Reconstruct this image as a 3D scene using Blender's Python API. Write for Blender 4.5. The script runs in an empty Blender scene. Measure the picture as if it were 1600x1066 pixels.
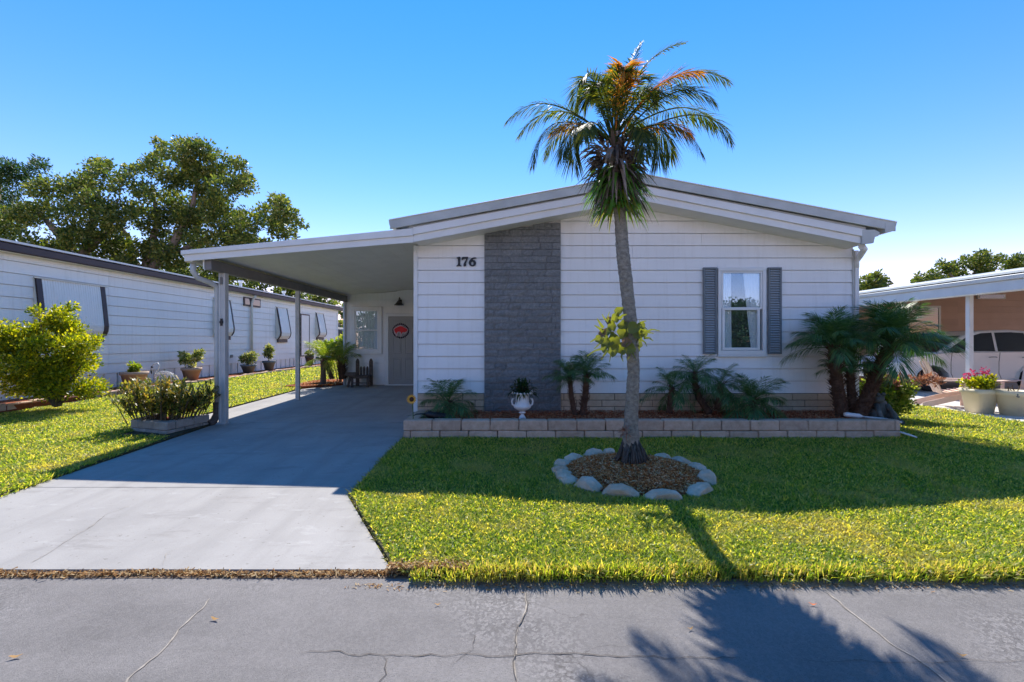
import bpy, math, random
import numpy as np
from mathutils import Vector, Matrix, noise
random.seed(7); rng = np.random.default_rng(7)
scene = bpy.context.scene
R = math.radians
# ------------------------------------------------------------------ camera, sky, sun, exposure
FPX = 740.0; CAMZ = 1.37
cam_data = bpy.data.cameras.new('camera'); cam = bpy.data.objects.new('camera', cam_data)
scene.collection.objects.link(cam); scene.camera = cam
cam.location = (0, 0, CAMZ); cam.rotation_euler = (R(90), 0, 0)
cam_data.sensor_width = 36; cam_data.lens = FPX/1600*36
cam_data.clip_start = 0.05; cam_data.clip_end = 3000
SUN_EL, SUN_AZ = R(49.0), R(4.2)          # sun stands behind the house, a little to the left
world = bpy.data.worlds.new('World'); scene.world = world; world.use_nodes = True
wn = world.node_tree; wn.nodes.clear()
sky = wn.nodes.new('ShaderNodeTexSky'); sky.sky_type = 'NISHITA'; sky.sun_disc = False
sky.sun_elevation = SUN_EL; sky.sun_rotation = -SUN_AZ
sky.air_density = 1.0; sky.dust_density = 0.0; sky.ozone_density = 4.0; sky.altitude = 0
bg = wn.nodes.new('ShaderNodeBackground'); bg.inputs['Strength'].default_value = 0.10
wo = wn.nodes.new('ShaderNodeOutputWorld')
hsv = wn.nodes.new('ShaderNodeHueSaturation'); hsv.inputs['Saturation'].default_value = 1.34
tint = wn.nodes.new('ShaderNodeMix'); tint.data_type = 'RGBA'; tint.blend_type = 'MULTIPLY'; tint.inputs[0].default_value = 1; tint.inputs[7].default_value = (1.68, .90, .90, 1)
wn.links.new(sky.outputs[0], hsv.inputs['Color']); wn.links.new(hsv.outputs[0], tint.inputs[6]); wn.links.new(tint.outputs[2], bg.inputs[0])
wn.links.new(bg.outputs[0], wo.inputs[0])
sd = bpy.data.lights.new('sun', 'SUN'); sd.energy = 2.95; sd.angle = R(0.5); sd.color = (1.0, 0.95, 0.87)
sun = bpy.data.objects.new('sun', sd); scene.collection.objects.link(sun)
trav = Vector((math.sin(SUN_AZ)*math.cos(SUN_EL), -math.cos(SUN_AZ)*math.cos(SUN_EL), -math.sin(SUN_EL)))
sun.rotation_euler = trav.to_track_quat('-Z', 'Y').to_euler(); sun.location = (-4, 40, 40)
scene.view_settings.view_transform = 'Standard'; scene.view_settings.look = 'None'
scene.view_settings.gamma = 1; scene.view_settings.use_curve_mapping = False
scene.view_settings.exposure = 1.40
# ------------------------------------------------------------------ helpers
C = scene.collection
def slabz(y): return (min(max(y, 2.5), 14.5)-7.83)*0.0178
def lawnz(x, y):
    if x < -4: return min(slabz(y)+0.02, 0.13)
    return min(slabz(y), 0.005)+0.02
def pix(px, py, D): return Vector(((px-800)/FPX*D, D, CAMZ-(py-533)/FPX*D))   # estimate of a real place at distance D

class MB:
    def __init__(s): s.v = []; s.f = []; s.sm = []
    def add(s, vs, fs, smooth=False):
        o = len(s.v); s.v += [tuple(v) for v in vs]; s.f += [tuple(o+i for i in f) for f in fs]; s.sm += [smooth]*len(fs)
        return s
    def box(s, x0, x1, y0, y1, z0, z1):
        return s.add([(x0,y0,z0),(x1,y0,z0),(x1,y1,z0),(x0,y1,z0),(x0,y0,z1),(x1,y0,z1),(x1,y1,z1),(x0,y1,z1)],
              [(3,2,1,0),(4,5,6,7),(0,1,5,4),(1,2,6,5),(2,3,7,6),(3,0,4,7)])
    def prism(s, pts, a0, a1, axis='y'):
        n = len(pts)
        def q(p, a): return (p[0], a, p[1]) if axis == 'y' else ((a, p[0], p[1]) if axis == 'x' else (p[0], p[1], a))
        vs = [q(p, a0) for p in pts]+[q(p, a1) for p in pts]
        fs = [tuple(range(n)), tuple(range(2*n-1, n-1, -1))]+[(i, i+n, (i+1)%n+n, (i+1)%n) for i in range(n)]
        return s.add(vs, fs)
    def tube(s, pts, rads, n=8, cap=True, smooth=True):
        pts = [Vector(p) for p in pts]
        if not hasattr(rads, '__len__'): rads = [rads]*len(pts)
        vs = []; fs = []; u = None
        for i, p in enumerate(pts):
            t = (pts[min(i+1, len(pts)-1)]-pts[max(i-1, 0)]).normalized()
            if u is None: u = t.orthogonal().normalized()
            else:
                u = (u-t*u.dot(t)); u = u.normalized() if u.length > 1e-6 else t.orthogonal().normalized()
            w = t.cross(u)
            for k in range(n):
                a = 2*math.pi*k/n; vs.append(p+(u*math.cos(a)+w*math.sin(a))*rads[i])
        for i in range(len(pts)-1):
            for k in range(n):
                a, b = i*n+k, i*n+(k+1)%n; fs.append((a, b, b+n, a+n))
        s.add(vs, fs, smooth)
        if cap:
            o = len(s.v)-len(vs)
            s.f += [tuple(o+k for k in range(n-1, -1, -1)), tuple(o+(len(pts)-1)*n+k for k in range(n))]; s.sm += [False]*2
        return s
    def lathe(s, prof, cx, cy, n=24, smooth=True, cz=0, sq=0.0):
        vs = []; fs = []
        for r, z in prof:
            for k in range(n):
                a = 2*math.pi*k/n; rr = r
                if sq: rr = r/((abs(math.cos(a))**sq+abs(math.sin(a))**sq)**(1/sq))
                vs.append((cx+rr*math.cos(a), cy+rr*math.sin(a), cz+z))
        for i in range(len(prof)-1):
            for k in range(n):
                a, b = i*n+k, i*n+(k+1)%n; fs.append((a, b, b+n, a+n))
        return s.add(vs, fs, smooth)
    def blob(s, c, r, seed=0, n=8, m=6, amp=.15, flat=1.0):
        vs = []; fs = []; c = Vector(c)
        rx, ry, rz = r if hasattr(r, '__len__') else (r, r, r)
        for j in range(m+1):
            th = math.pi*j/m
            for k in range(n):
                ph = 2*math.pi*k/n; d = Vector((math.sin(th)*math.cos(ph), math.sin(th)*math.sin(ph), math.cos(th)))
                q = 1+amp*noise.noise(d*1.7+Vector((seed*3.1, 0, 0)))*2
                vs.append((c.x+d.x*rx*q, c.y+d.y*ry*q, c.z+d.z*rz*q))
        for j in range(m):
            for k in range(n):
                a, b = j*n+k, j*n+(k+1)%n; fs.append((a, a+n, b+n, b))
        return s.add(vs, fs, True)
    def mesh(s, name, mat):
        me = bpy.data.meshes.new(name); me.from_pydata(s.v, [], s.f); me.polygons.foreach_set('use_smooth', s.sm); me.update()
        if mat: me.materials.append(mat)
        return me
def link(name, me, parent=None, kind=None, label=None, loc=None, rot=None, scale=None):
    o = bpy.data.objects.new(name, me); C.objects.link(o)
    if parent is not None:
        o.parent = parent
        if loc is None:                     # mesh was built in world coordinates
            p = parent; off = Vector()
            while p is not None: off += p.location; p = p.parent
            loc = -off
    if loc is not None: o.location = loc
    if rot is not None: o.rotation_euler = rot
    if scale is not None: o.scale = scale
    if kind: o['kind'] = kind
    if label: o['label'] = label
    return o
def bevel(o, w=0.004, seg=1):
    m = o.modifiers.new('bevel', 'BEVEL'); m.width = w; m.segments = seg; m.limit_method = 'ANGLE'; return o
def build(mb, name, mat, parent=None, kind=None, label=None, bev=0, **k):
    o = link(name, mb.mesh(name, mat), parent, kind, label, **k)
    if bev: bevel(o, bev)
    return o
def tag(o, label, cat, group=None):
    o['label'] = label; o['category'] = cat
    if group: o['group'] = group
    return o
def thing(name, label, cat, loc=(0, 0, 0), group=None, rotz=0):
    o = bpy.data.objects.new(name, None); C.objects.link(o); o.location = loc; o.rotation_euler = (0, 0, rotz); o.empty_display_size = .1
    return tag(o, label, cat, group)
def copy_tree(o, parent=None):
    c = o.copy(); C.objects.link(c); c.parent = parent
    for ch in list(o.children): copy_tree(ch, c)
    return c
def np_mesh(name, V, F, mat, smooth=False):
    """V (n,3), F (m,k)"""
    me = bpy.data.meshes.new(name); m, k = F.shape
    me.vertices.add(len(V)); me.vertices.foreach_set('co', V.astype(np.float32).ravel())
    me.loops.add(m*k); me.loops.foreach_set('vertex_index', F.astype(np.int32).ravel())
    me.polygons.add(m); me.polygons.foreach_set('loop_start', np.arange(0, m*k, k, dtype=np.int32))
    me.polygons.foreach_set('loop_total', np.full(m, k, np.int32))
    me.polygons.foreach_set('use_smooth', np.full(m, smooth)); me.update(calc_edges=True)
    me.materials.append(mat); return me
# ------------------------------------------------------------------ materials
class NT:
    def __init__(s, name):
        s.m = bpy.data.materials.new(name); s.m.use_nodes = True; s.t = s.m.node_tree; s.t.nodes.clear()
        s.out = s.n('ShaderNodeOutputMaterial')
    def n(s, t, **k):
        x = s.t.nodes.new(t)
        for a, b in k.items(): setattr(x, a, b)
        return x
    def l(s, a, b): s.t.links.new(a, b)
    def coord(s, scale=(1, 1, 1), obj=False):
        g = s.n('ShaderNodeTexCoord' if obj else 'ShaderNodeNewGeometry')
        mp = s.n('ShaderNodeMapping'); mp.inputs['Scale'].default_value = scale
        s.l(g.outputs['Object' if obj else 'Position'], mp.inputs[0]); return mp.outputs[0]
    def noise(s, vec, scale, detail=4, rough=.55):
        x = s.n('ShaderNodeTexNoise'); x.inputs['Scale'].default_value = scale; x.inputs['Detail'].default_value = detail
        x.inputs['Roughness'].default_value = rough; s.l(vec, x.inputs['Vector']); return x.outputs['Fac']
    def ramp(s, fac, stops):
        x = s.n('ShaderNodeValToRGB'); e = x.color_ramp.elements
        while len(e) < len(stops): e.new(.5)
        for i, (p, c) in enumerate(stops): e[i].position = p; e[i].color = (*c, 1) if len(c) == 3 else c
        s.l(fac, x.inputs[0]); return x.outputs[0]
    def mix(s, fac, a, b, mode='MIX'):
        x = s.n('ShaderNodeMix', data_type='RGBA', blend_type=mode)
        for sock, val in ((x.inputs[0], fac), (x.inputs[6], a), (x.inputs[7], b)):
            if hasattr(val, 'links'): s.l(val, sock)
            elif hasattr(val, '__len__'): sock.default_value = (*val, 1)
            else: sock.default_value = val
        return x.outputs[2]
    def bsdf(s, color, rough=.7, bump=None, bstr=.3, bdist=.01, spec=.5, metal=0):
        b = s.n('ShaderNodeBsdfPrincipled')
        if hasattr(color, 'links'): s.l(color, b.inputs['Base Color'])
        else: b.inputs['Base Color'].default_value = (*color, 1)
        if hasattr(rough, 'links'): s.l(rough, b.inputs['Roughness'])
        else: b.inputs['Roughness'].default_value = rough
        b.inputs['Specular IOR Level'].default_value = spec; b.inputs['Metallic'].default_value = metal
        if bump is not None:
            u = s.n('ShaderNodeBump'); u.inputs['Strength'].default_value = bstr; u.inputs['Distance'].default_value = bdist
            s.l(bump, u.inputs['Height']); s.l(u.outputs[0], b.inputs['Normal'])
        return b.outputs[0]
    def done(s, sh): s.l(sh, s.out.inputs[0]); return s.m
def simple(name, c1, c2=None, scale=6, rough=.7, bscale=None, bstr=.25, bdist=.005, stretch=(1, 1, 1), spec=.5, metal=0, detail=4, rand=0):
    t = NT(name); v = t.coord(stretch)
    c2 = c2 or tuple(x*.82 for x in c1)
    col = t.ramp(t.noise(v, scale, detail), [(.3, c2), (.7, c1)])
    if rand:
        oi = t.n('ShaderNodeObjectInfo'); r = t.n('ShaderNodeMapRange'); t.l(oi.outputs['Random'], r.inputs[0])
        r.inputs[3].default_value = 1-rand; r.inputs[4].default_value = 1+rand
        col = t.mix(1, col, r.outputs[0], 'MULTIPLY') if False else t.mix(1, col, _gray(t, r.outputs[0]), 'MULTIPLY')
    return t.done(t.bsdf(col, rough, t.noise(v, bscale or scale*8, 5, .65), bstr, bdist, spec, metal))
def _gray(t, val):
    c = t.n('ShaderNodeCombineColor')
    for i in range(3): t.l(val, c.inputs[i])
    return c.outputs[0]
def sidingmat(name, c1, c2, dirt, rand=.02):
    t = NT(name); v = t.coord()
    col = t.ramp(t.noise(v, .9, 4, .6), [(.3, c2), (.7, c1)])
    st = t.ramp(t.noise(t.coord((5, 5, .35)), 2.2, 5, .65), [(.50, (0,0,0)), (.78, (1,1,1))])
    col = t.mix(t.mix(1, st, (.35,.35,.35), 'MULTIPLY'), col, dirt)
    sp = t.ramp(t.noise(v, 26, 5, .7), [(.62, (0,0,0)), (.78, (.35,.35,.35))]); col = t.mix(sp, col, dirt)
    oi = t.n('ShaderNodeObjectInfo'); r = t.n('ShaderNodeMapRange'); t.l(oi.outputs['Random'], r.inputs[0])
    r.inputs[3].default_value = 1-rand; r.inputs[4].default_value = 1+rand
    col = t.mix(1, col, _gray(t, r.outputs[0]), 'MULTIPLY')
    bp = t.mix(.5, t.noise(t.coord((1, 1, 7)), 30, 5), t.noise(t.coord((.8, .8, 2)), 2.2, 2))
    return t.done(t.bsdf(col, .5, bp, .35, .006, .45))
def leafmat(name, cols, trans=.45, tcol=None, rough=.45, patch=None, patch_scale=.6, spec=.4):
    """cols: dark..light leaf colours picked leaf by leaf"""
    t = NT(name); g = t.n('ShaderNodeNewGeometry')
    n = len(cols); col = t.ramp(g.outputs['Random Per Island'], [((i+.5)/n, c) for i, c in enumerate(cols)])
    if patch:
        pf = t.ramp(t.noise(t.coord(), patch_scale, 5, .6), [(patch[1], (0, 0, 0)), (patch[2], (1, 1, 1))])
        col = t.mix(pf, col, patch[0])
    b = t.bsdf(col, rough, spec=spec)
    tr = t.n('ShaderNodeBsdfTranslucent')
    tc = t.mix(1, col, tcol or (1.7, 1.75, .9), 'MULTIPLY'); t.l(tc, tr.inputs[0])
    mx = t.n('ShaderNodeMixShader'); mx.inputs[0].default_value = trans
    t.l(b, mx.inputs[1]); t.l(tr.outputs[0], mx.inputs[2]); return t.done(mx.outputs[0])

M = {}
M['siding'] = sidingmat('white_siding', (.87,.86,.84), (.80,.79,.77), (.60,.57,.51))
M['siding2'] = sidingmat('cream_siding', (.89,.86,.81), (.83,.80,.75), (.62,.56,.47), .03)
M['trim'] = simple('white_trim', (.78,.78,.76), (.70,.70,.68), scale=3, rough=.45, bstr=.06)
M['cream'] = simple('cream_metal', (.72,.70,.62), (.62,.60,.52), scale=3, rough=.4, bstr=.05)
M['roofwhite'] = simple('roof_white_metal', (.62,.63,.61), (.48,.49,.47), scale=1.6, rough=.5, bscale=25, bstr=.1)
M['fasciagrey'] = simple('weathered_fascia', (.52,.54,.52), (.40,.42,.40), scale=2.5, rough=.5, bstr=.08)
M['soffit'] = simple('soffit_panel', (.82,.80,.72), (.74,.72,.64), scale=2, rough=.6, bstr=.1)
M['beam'] = simple('grey_beam', (.20,.19,.18), (.15,.14,.14), scale=4, rough=.5, bstr=.1)
M['postmetal'] = simple('post_aluminium', (.55,.56,.55), (.45,.46,.45), scale=5, rough=.4, bstr=.08)
M['dark'] = simple('dark_gap', (.03,.03,.03), rough=.9)
M['brownpaint'] = simple('brown_paint', (.045,.028,.030), (.035,.022,.024), scale=3, rough=.55, bstr=.1)
M['shutter'] = simple('slate_blue_shutter', (.15,.18,.20), (.13,.155,.17), scale=5, rough=.5, bstr=.05)  # body kept darker: shade between the slats is in the colour
M['slat'] = simple('lit_look_slat', (.36,.40,.43), (.31,.35,.38), scale=5, rough=.45, bstr=.05)  # same paint as the shutter, with light on the slats put into the colour
M['black'] = simple('black_paint', (.012,.012,.014), rough=.5, bstr=.1)
def stonemat(name, a, b, c, sc=14, rand=.2, bstr=.8, bdist=.012, speck=None):
    t = NT(name); v = t.coord()
    col = t.ramp(t.noise(v, sc, 6, .7), [(.25, a), (.5, b), (.75, c)])
    col = t.mix(t.ramp(t.noise(v, 1.3, 3), [(.4, (0,0,0)), (.7, (.45,.45,.45))]), col, tuple(x*.7 for x in b))
    if speck: col = t.mix(t.ramp(t.noise(v, 70, 2), [(.66, (0,0,0)), (.72, (1,1,1))]), col, speck)
    oi = t.n('ShaderNodeObjectInfo'); r = t.n('ShaderNodeMapRange'); t.l(oi.outputs['Random'], r.inputs[0])
    r.inputs[3].default_value = 1-rand; r.inputs[4].default_value = 1+rand
    col = t.mix(1, col, _gray(t, r.outputs[0]), 'MULTIPLY')
    return t.done(t.bsdf(col, .9, t.noise(v, sc*3, 8, .75), bstr, bdist, .2))
M['darkstone'] = stonemat('split_face_dark_stone', (.12,.128,.132), (.225,.235,.238), (.36,.365,.36), 26, .09, 1, .02, (.34,.33,.32))
M['mortar'] = simple('dark_mortar', (.50,.48,.46), (.36,.35,.34), scale=20, rough=.95)
M['tanbrick'] = stonemat('tan_brick', (.50,.36,.24), (.62,.46,.31), (.70,.54,.38), 12, .1, .4, .004)
M['tanmortar'] = simple('tan_brick_mortar', (.16,.13,.10), rough=.95)
M['block'] = stonemat('tumbled_tan_block', (.40,.27,.19), (.58,.41,.30), (.70,.53,.41), 9, .12, .9, .012)
M['blockgrey'] = stonemat('grey_block', (.24,.22,.19), (.33,.31,.27), (.42,.40,.36), 9, .12, .9, .012)
M['ringstone'] = stonemat('pale_ring_stone', (.38,.28,.18), (.62,.50,.36), (.78,.70,.58), 5, .12, .9, .02)
def concrete():
    t = NT('driveway_concrete'); v = t.coord()
    col = t.ramp(t.noise(v, 1.1, 6, .6), [(.3, (.30,.283,.268)), (.52, (.36,.34,.32)), (.75, (.40,.378,.358))])
    tyre = t.ramp(t.noise(t.coord((2.4, .22, 1)), 1.6, 5, .6), [(.48, (0,0,0)), (.66, (1,1,1))])
    col = t.mix(t.mix(1, tyre, (.5,.5,.5), 'MULTIPLY'), col, (.27,.255,.24))
    st = t.ramp(t.noise(t.coord((.5, 1.6, 1)), 2.4, 6, .7), [(.56, (0,0,0)), (.68, (1,1,1))])
    col = t.mix(t.mix(1, st, (.55,.55,.55), 'MULTIPLY'), col, (.235,.215,.20))
    pale = t.ramp(t.noise(t.coord((.8, 1.8, 1)), 3.7, 5, .65), [(.60, (0,0,0)), (.72, (1,1,1))])
    col = t.mix(t.mix(1, pale, (.6,.6,.6), 'MULTIPLY'), col, (.46,.44,.42))
    col = t.mix(t.ramp(t.noise(v, 30, 3), [(.66, (0,0,0)), (.74, (.7,.7,.7))]), col, (.15,.13,.11))
    col = t.mix(t.ramp(t.noise(v, 130, 3, .7), [(.4, (0,0,0)), (.7, (.3,.3,.3))]), col, (.24,.22,.21))
    return t.done(t.bsdf(col, .85, t.noise(v, 90, 6, .7), .6, .004, .3))
M['concrete'] = concrete()
M['concrete2'] = simple('pale_slab_concrete', (.62,.60,.57), (.52,.50,.47), scale=2, rough=.85, bscale=60)
def asphalt():
    t = NT('road_asphalt'); v = t.coord()
    col = t.ramp(t.noise(v, .9, 7, .65), [(.3, (.18,.166,.158)), (.5, (.23,.212,.202)), (.62, (.26,.24,.229)), (.8, (.31,.287,.273))])
    wear = t.ramp(t.noise(t.coord((.35, 1.5, 1)), 1.2, 4, .6), [(.50, (0,0,0)), (.62, (1,1,1))])
    col = t.mix(t.mix(1, wear, (.35,.35,.35), 'MULTIPLY'), col, (.32,.295,.28))
    rough_area = t.ramp(t.noise(v, .7, 3, .6), [(.50, (0,0,0)), (.60, (1,1,1))])
    vo = t.n('ShaderNodeTexVoronoi'); vo.inputs['Scale'].default_value = 75; t.l(v, vo.inputs['Vector'])
    agg = t.ramp(vo.outputs['Color'], [(.25, (.10,.092,.088)), (.5, (.22,.205,.195)), (.8, (.42,.39,.37))])
    col = t.mix(t.mix(.7, rough_area, (.32,.32,.32), 'ADD') if False else t.ramp(rough_area, [(0, (.10,.10,.10)), (1, (.38,.38,.38))]), col, agg)
    col = t.mix(t.ramp(t.noise(v, 190, 2, .6), [(.58, (0,0,0)), (.68, (.8,.8,.8))]), col, (.09,.085,.08))
    for sc, wd, lo in ((2.6, .010, .50), (7.5, .022, .56)):
        vq = t.n('ShaderNodeTexVoronoi', feature='DISTANCE_TO_EDGE'); vq.inputs['Scale'].default_value = sc
        nz = t.n('ShaderNodeTexNoise'); nz.inputs['Scale'].default_value = 4; nz.inputs['Detail'].default_value = 6; t.l(v, nz.inputs['Vector'])
        t.l(t.mix(.35, v, nz.outputs['Color']), vq.inputs['Vector'])
        ck = t.ramp(vq.outputs['Distance'], [(.0, (1,1,1)), (wd, (0,0,0))])
        area = t.ramp(t.noise(t.coord((1, 1, 1)), .55+sc*.02, 2), [(lo, (0,0,0)), (lo+.07, (1,1,1))])
        col = t.mix(t.mix(1, t.mix(1, ck, area, 'MULTIPLY'), (.6,.6,.6), 'MULTIPLY'), col, (.085,.075,.07))
    return t.done(t.bsdf(col, .9, t.noise(v, 120, 7, .8), 1, .008, .25))
M['road'] = asphalt()
M['crack'] = simple('sandy_crack_fill', (.42,.37,.31), (.20,.17,.14), scale=25, rough=.95, bscale=90)
M['crackdark'] = simple('dark_crack', (.06,.05,.045), (.14,.12,.10), scale=30, rough=.95)
M['soil'] = simple('lawn_soil', (.050,.055,.022), (.035,.030,.016), scale=5, rough=1, bscale=40, bstr=.6, bdist=.02)
M['ground'] = simple('far_grass', (.07,.11,.025), (.05,.08,.02), scale=.4, rough=1, bscale=9, bstr=.5, bdist=.03)
M['dirt'] = simple('bare_dirt', (.25,.17,.11), (.13,.09,.06), scale=8, rough=1, bscale=50, bstr=.5)
M['mulchbase'] = simple('mulch_bed', (.34,.09,.025), (.20,.05,.015), scale=18, rough=1, bscale=60, bstr=1, bdist=.03)
M['mulchchip'] = leafmat('mulch_chip', [(.26,.05,.018), (.44,.09,.03), (.58,.14,.05), (.64,.23,.10), (.70,.40,.22)], .05, (1,1,1), .9, spec=.15)
M['mulchpale'] = leafmat('pale_mulch_chip', [(.32,.08,.02), (.50,.14,.03), (.64,.22,.05), (.74,.34,.12), (.80,.54,.30)], .05, (1,1,1), .9, spec=.15)
M['litter'] = leafmat('dry_leaf_litter', [(.12,.06,.025), (.28,.14,.05), (.42,.22,.08), (.55,.36,.16), (.62,.48,.28)], .25, (1.2,1.1,.9), .8, spec=.2)
M['grass'] = leafmat('lawn_grass', [(.08,.16,.028), (.15,.25,.04), (.25,.34,.055), (.37,.44,.08), (.58,.54,.20)], .55, (2.2,1.9,.5), .42, patch=((.46,.42,.18), .50, .74), patch_scale=1.3, spec=.35)
M['grassedge'] = leafmat('lawn_edge_grass', [(.09,.14,.025), (.16,.22,.03), (.26,.28,.045), (.38,.30,.10), (.48,.38,.18)], .5, (1.8,1.7,.7), .45)
M['palmleaf'] = leafmat('palm_leaflet', [(.035,.060,.018), (.055,.090,.022), (.085,.115,.026), (.13,.14,.03)], .55, (2.1,1.9,.5), .5, spec=.3)
M['pygmy'] = leafmat('date_palm_leaflet', [(.045,.11,.04), (.065,.15,.05), (.095,.19,.06), (.13,.22,.065)], .3, (1.6,1.8,.7), .4, spec=.4)
M['fronddry'] = leafmat('dry_orange_leaflet', [(.20,.11,.02), (.50,.22,.02), (.62,.30,.03), (.28,.20,.04)], .5, (1.8,1.4,.6), .5)
M['fernleaf'] = leafmat('fern_leaf', [(.04,.12,.025), (.07,.18,.032), (.11,.24,.04), (.17,.28,.05)], .35, (1.9,1.8,.6), .35)
M['fernyellow'] = leafmat('yellow_fern_leaf', [(.14,.17,.03), (.22,.23,.04), (.30,.27,.06)], .5, (1.8,1.7,.6), .4)
M['stag'] = leafmat('staghorn_frond', [(.07,.10,.035), (.11,.15,.04), (.16,.18,.05), (.28,.29,.05)], .42, (2.0,1.9,.5), .5)
M['stagbrown'] = leafmat('staghorn_shield_brown', [(.12,.08,.05), (.20,.13,.08), (.11,.10,.05)], .3, (1.5,1.2,.8), .7)
M['oak'] = leafmat('oak_leaf', [(.045,.085,.025), (.07,.12,.03), (.11,.16,.038), (.16,.20,.045), (.23,.24,.06)], .35, (1.8,1.8,.7), .45)
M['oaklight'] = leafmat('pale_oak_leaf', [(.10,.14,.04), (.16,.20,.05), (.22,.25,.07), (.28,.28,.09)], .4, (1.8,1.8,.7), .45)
M['pine'] = leafmat('dark_tree_leaf', [(.025,.06,.025), (.04,.085,.03), (.06,.11,.036)], .3, (1.6,1.8,.8), .5)
M['shrub'] = leafmat('yellow_green_shrub_leaf', [(.09,.14,.014), (.20,.26,.018), (.34,.36,.022), (.48,.44,.03)], .5, (1.9,1.8,.4), .35)
M['croton'] = leafmat('strap_shrub_leaf', [(.05,.08,.02), (.10,.14,.03), (.20,.23,.04), (.32,.30,.06), (.40,.28,.08)], .4, (1.8,1.6,.6), .35)
M['variegated'] = leafmat('variegated_leaf', [(.08,.13,.03), (.20,.24,.06), (.38,.38,.14), (.48,.46,.22)], .4, (1.5,1.5,.7), .4)
M['pinkleaf'] = leafmat('coppery_pink_leaf', [(.22,.10,.06), (.35,.17,.11), (.42,.24,.16)], .4, (1.5,1.2,.9), .45)
M['lime'] = leafmat('lime_leaf', [(.10,.17,.02), (.18,.26,.03), (.30,.36,.05), (.38,.38,.12)], .5, (1.7,1.7,.5), .4)
M['potplant'] = leafmat('dark_pot_leaf', [(.012,.035,.010), (.022,.055,.014), (.035,.075,.018)], .25, (1.6,1.6,.6), .4)
M['petal'] = leafmat('magenta_petal', [(.55,.05,.16), (.65,.10,.25), (.60,.03,.10)], .4, (1.2,1.1,1.1), .5)
def bark(name, a, b, sc=18, st=(1, 1, .35), bd=.02):
    t = NT(name); v = t.coord(st); col = t.ramp(t.noise(v, sc, 7, .7), [(.3, a), (.7, b)])
    return t.done(t.bsdf(col, .95, t.noise(v, sc*1.6, 8, .75), 1, bd, .15))
M['palmtrunk'] = bark('palm_trunk_bark', (.13,.115,.095), (.36,.33,.28), 22, (1, 1, 1.4), .012)
M['root'] = bark('root_mass', (.05,.042,.036), (.17,.15,.13), 30)
M['palmboot'] = leafmat('dead_leaf_base', [(.07,.05,.045), (.13,.10,.085), (.20,.155,.13), (.32,.26,.22)], .1, (1,1,1), .9, spec=.1)
M['pygtrunk'] = bark('date_palm_trunk', (.06,.032,.022), (.20,.115,.075), 30, (1, 1, 1), .03)
M['oakbark'] = bark('oak_bark', (.14,.12,.10), (.34,.30,.25), 4, (1, 1, .3), .05)
M['stem'] = bark('shrub_stem', (.10,.08,.05), (.22,.18,.12), 20)
M['greenstem'] = simple('green_stalk', (.10,.16,.05), rough=.5)
M['stalkpale'] = simple('pale_leaf_stalk', (.22,.24,.09), (.14,.16,.05), scale=20, rough=.5)
M['terracotta'] = simple('sun_bleached_terracotta', (.52,.38,.29), (.44,.31,.23), scale=8, rough=.85, bscale=60)
M['greypot'] = simple('grey_pot', (.17,.19,.21), (.13,.145,.16), scale=8, rough=.7)
M['beigepot'] = simple('beige_pot', (.80,.69,.48), (.72,.61,.41), scale=5, rough=.5, bscale=40)
M['urnwhite'] = simple('white_cast_urn', (.80,.80,.80), (.66,.66,.66), scale=14, rough=.6, bscale=50, bstr=.4)
M['oldwood'] = simple('weathered_wood', (.14,.105,.085), (.065,.05,.042), scale=9, rough=.95, bscale=50, bstr=.6, stretch=(1, 1, 4))
M['doorgrey'] = simple('grey_door_paint', (.34,.33,.31), (.31,.30,.28), scale=3, rough=.5, bstr=.05)
M['curtain'] = simple('sheer_curtain', (.85,.87,.86), (.68,.72,.71), scale=30, rough=.9, stretch=(1, 1, .1))
M['interior'] = simple('unlit_room_dark', (.05,.045,.04), rough=.9)  # darkness of an unlit room put into the colour
def glass(name, tint, refl):   # refl: share of light one face throws back
    t = NT(name); g = t.n('ShaderNodeBsdfGlossy'); g.inputs['Roughness'].default_value = .015; g.inputs['Color'].default_value = (*tint, 1)
    tr = t.n('ShaderNodeBsdfTransparent'); mx = t.n('ShaderNodeMixShader'); mx.inputs[0].default_value = refl
    t.l(tr.outputs[0], mx.inputs[1]); t.l(g.outputs[0], mx.inputs[2])
    return t.done(mx.outputs[0])
M['glass'] = glass('window_glass', (.55,.78,1), .17)
M['darkglass'] = simple('tinted_glass', (.012,.02,.03), rough=.05, bstr=0, spec=1)
M['carpaint'] = simple('white_car_paint', (.86,.85,.83), (.84,.83,.81), rough=.2, bstr=0, spec=.6)
M['rubber'] = simple('tyre_rubber', (.025,.025,.025), rough=.85)
M['chrome'] = simple('silver_metal', (.6,.6,.62), rough=.25, metal=1, bstr=0)
M['wallbrown'] = simple('tan_brown_siding', (.58,.37,.25), (.52,.33,.22), scale=2, rough=.7, rand=.04)
M['peachplastic'] = simple('faded_pink_plastic', (.80,.58,.47), (.72,.50,.40), scale=5, rough=.5)
M['redplastic'] = simple('dull_red_plastic', (.34,.06,.05), rough=.5)
M['bluebowl'] = simple('cobalt_glaze', (.02,.03,.22), rough=.2, bstr=0)
M['bronze'] = simple('dark_lamp_metal', (.05,.04,.035), rough=.4)
M['statue'] = stonemat('dark_cast_stone', (.05,.06,.055), (.11,.12,.11), (.20,.21,.20), 10, .1, .9, .01)
M['sunyellow'] = simple('sunflower_petal', (.75,.38,.04), (.62,.28,.03), scale=30, rough=.6)
M['sunbrown'] = simple('sunflower_disc', (.07,.03,.015), rough=.9, bscale=200, bstr=1)
M['red'] = simple('red_emblem', (.75,.015,.02), (.62,.012,.016), rough=.6)
M['offwhite'] = simple('pale_pink_edge', (.62,.45,.47), rough=.7)
M['ruffle'] = simple('dark_ruffle', (.05,.02,.05), rough=.8)
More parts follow.
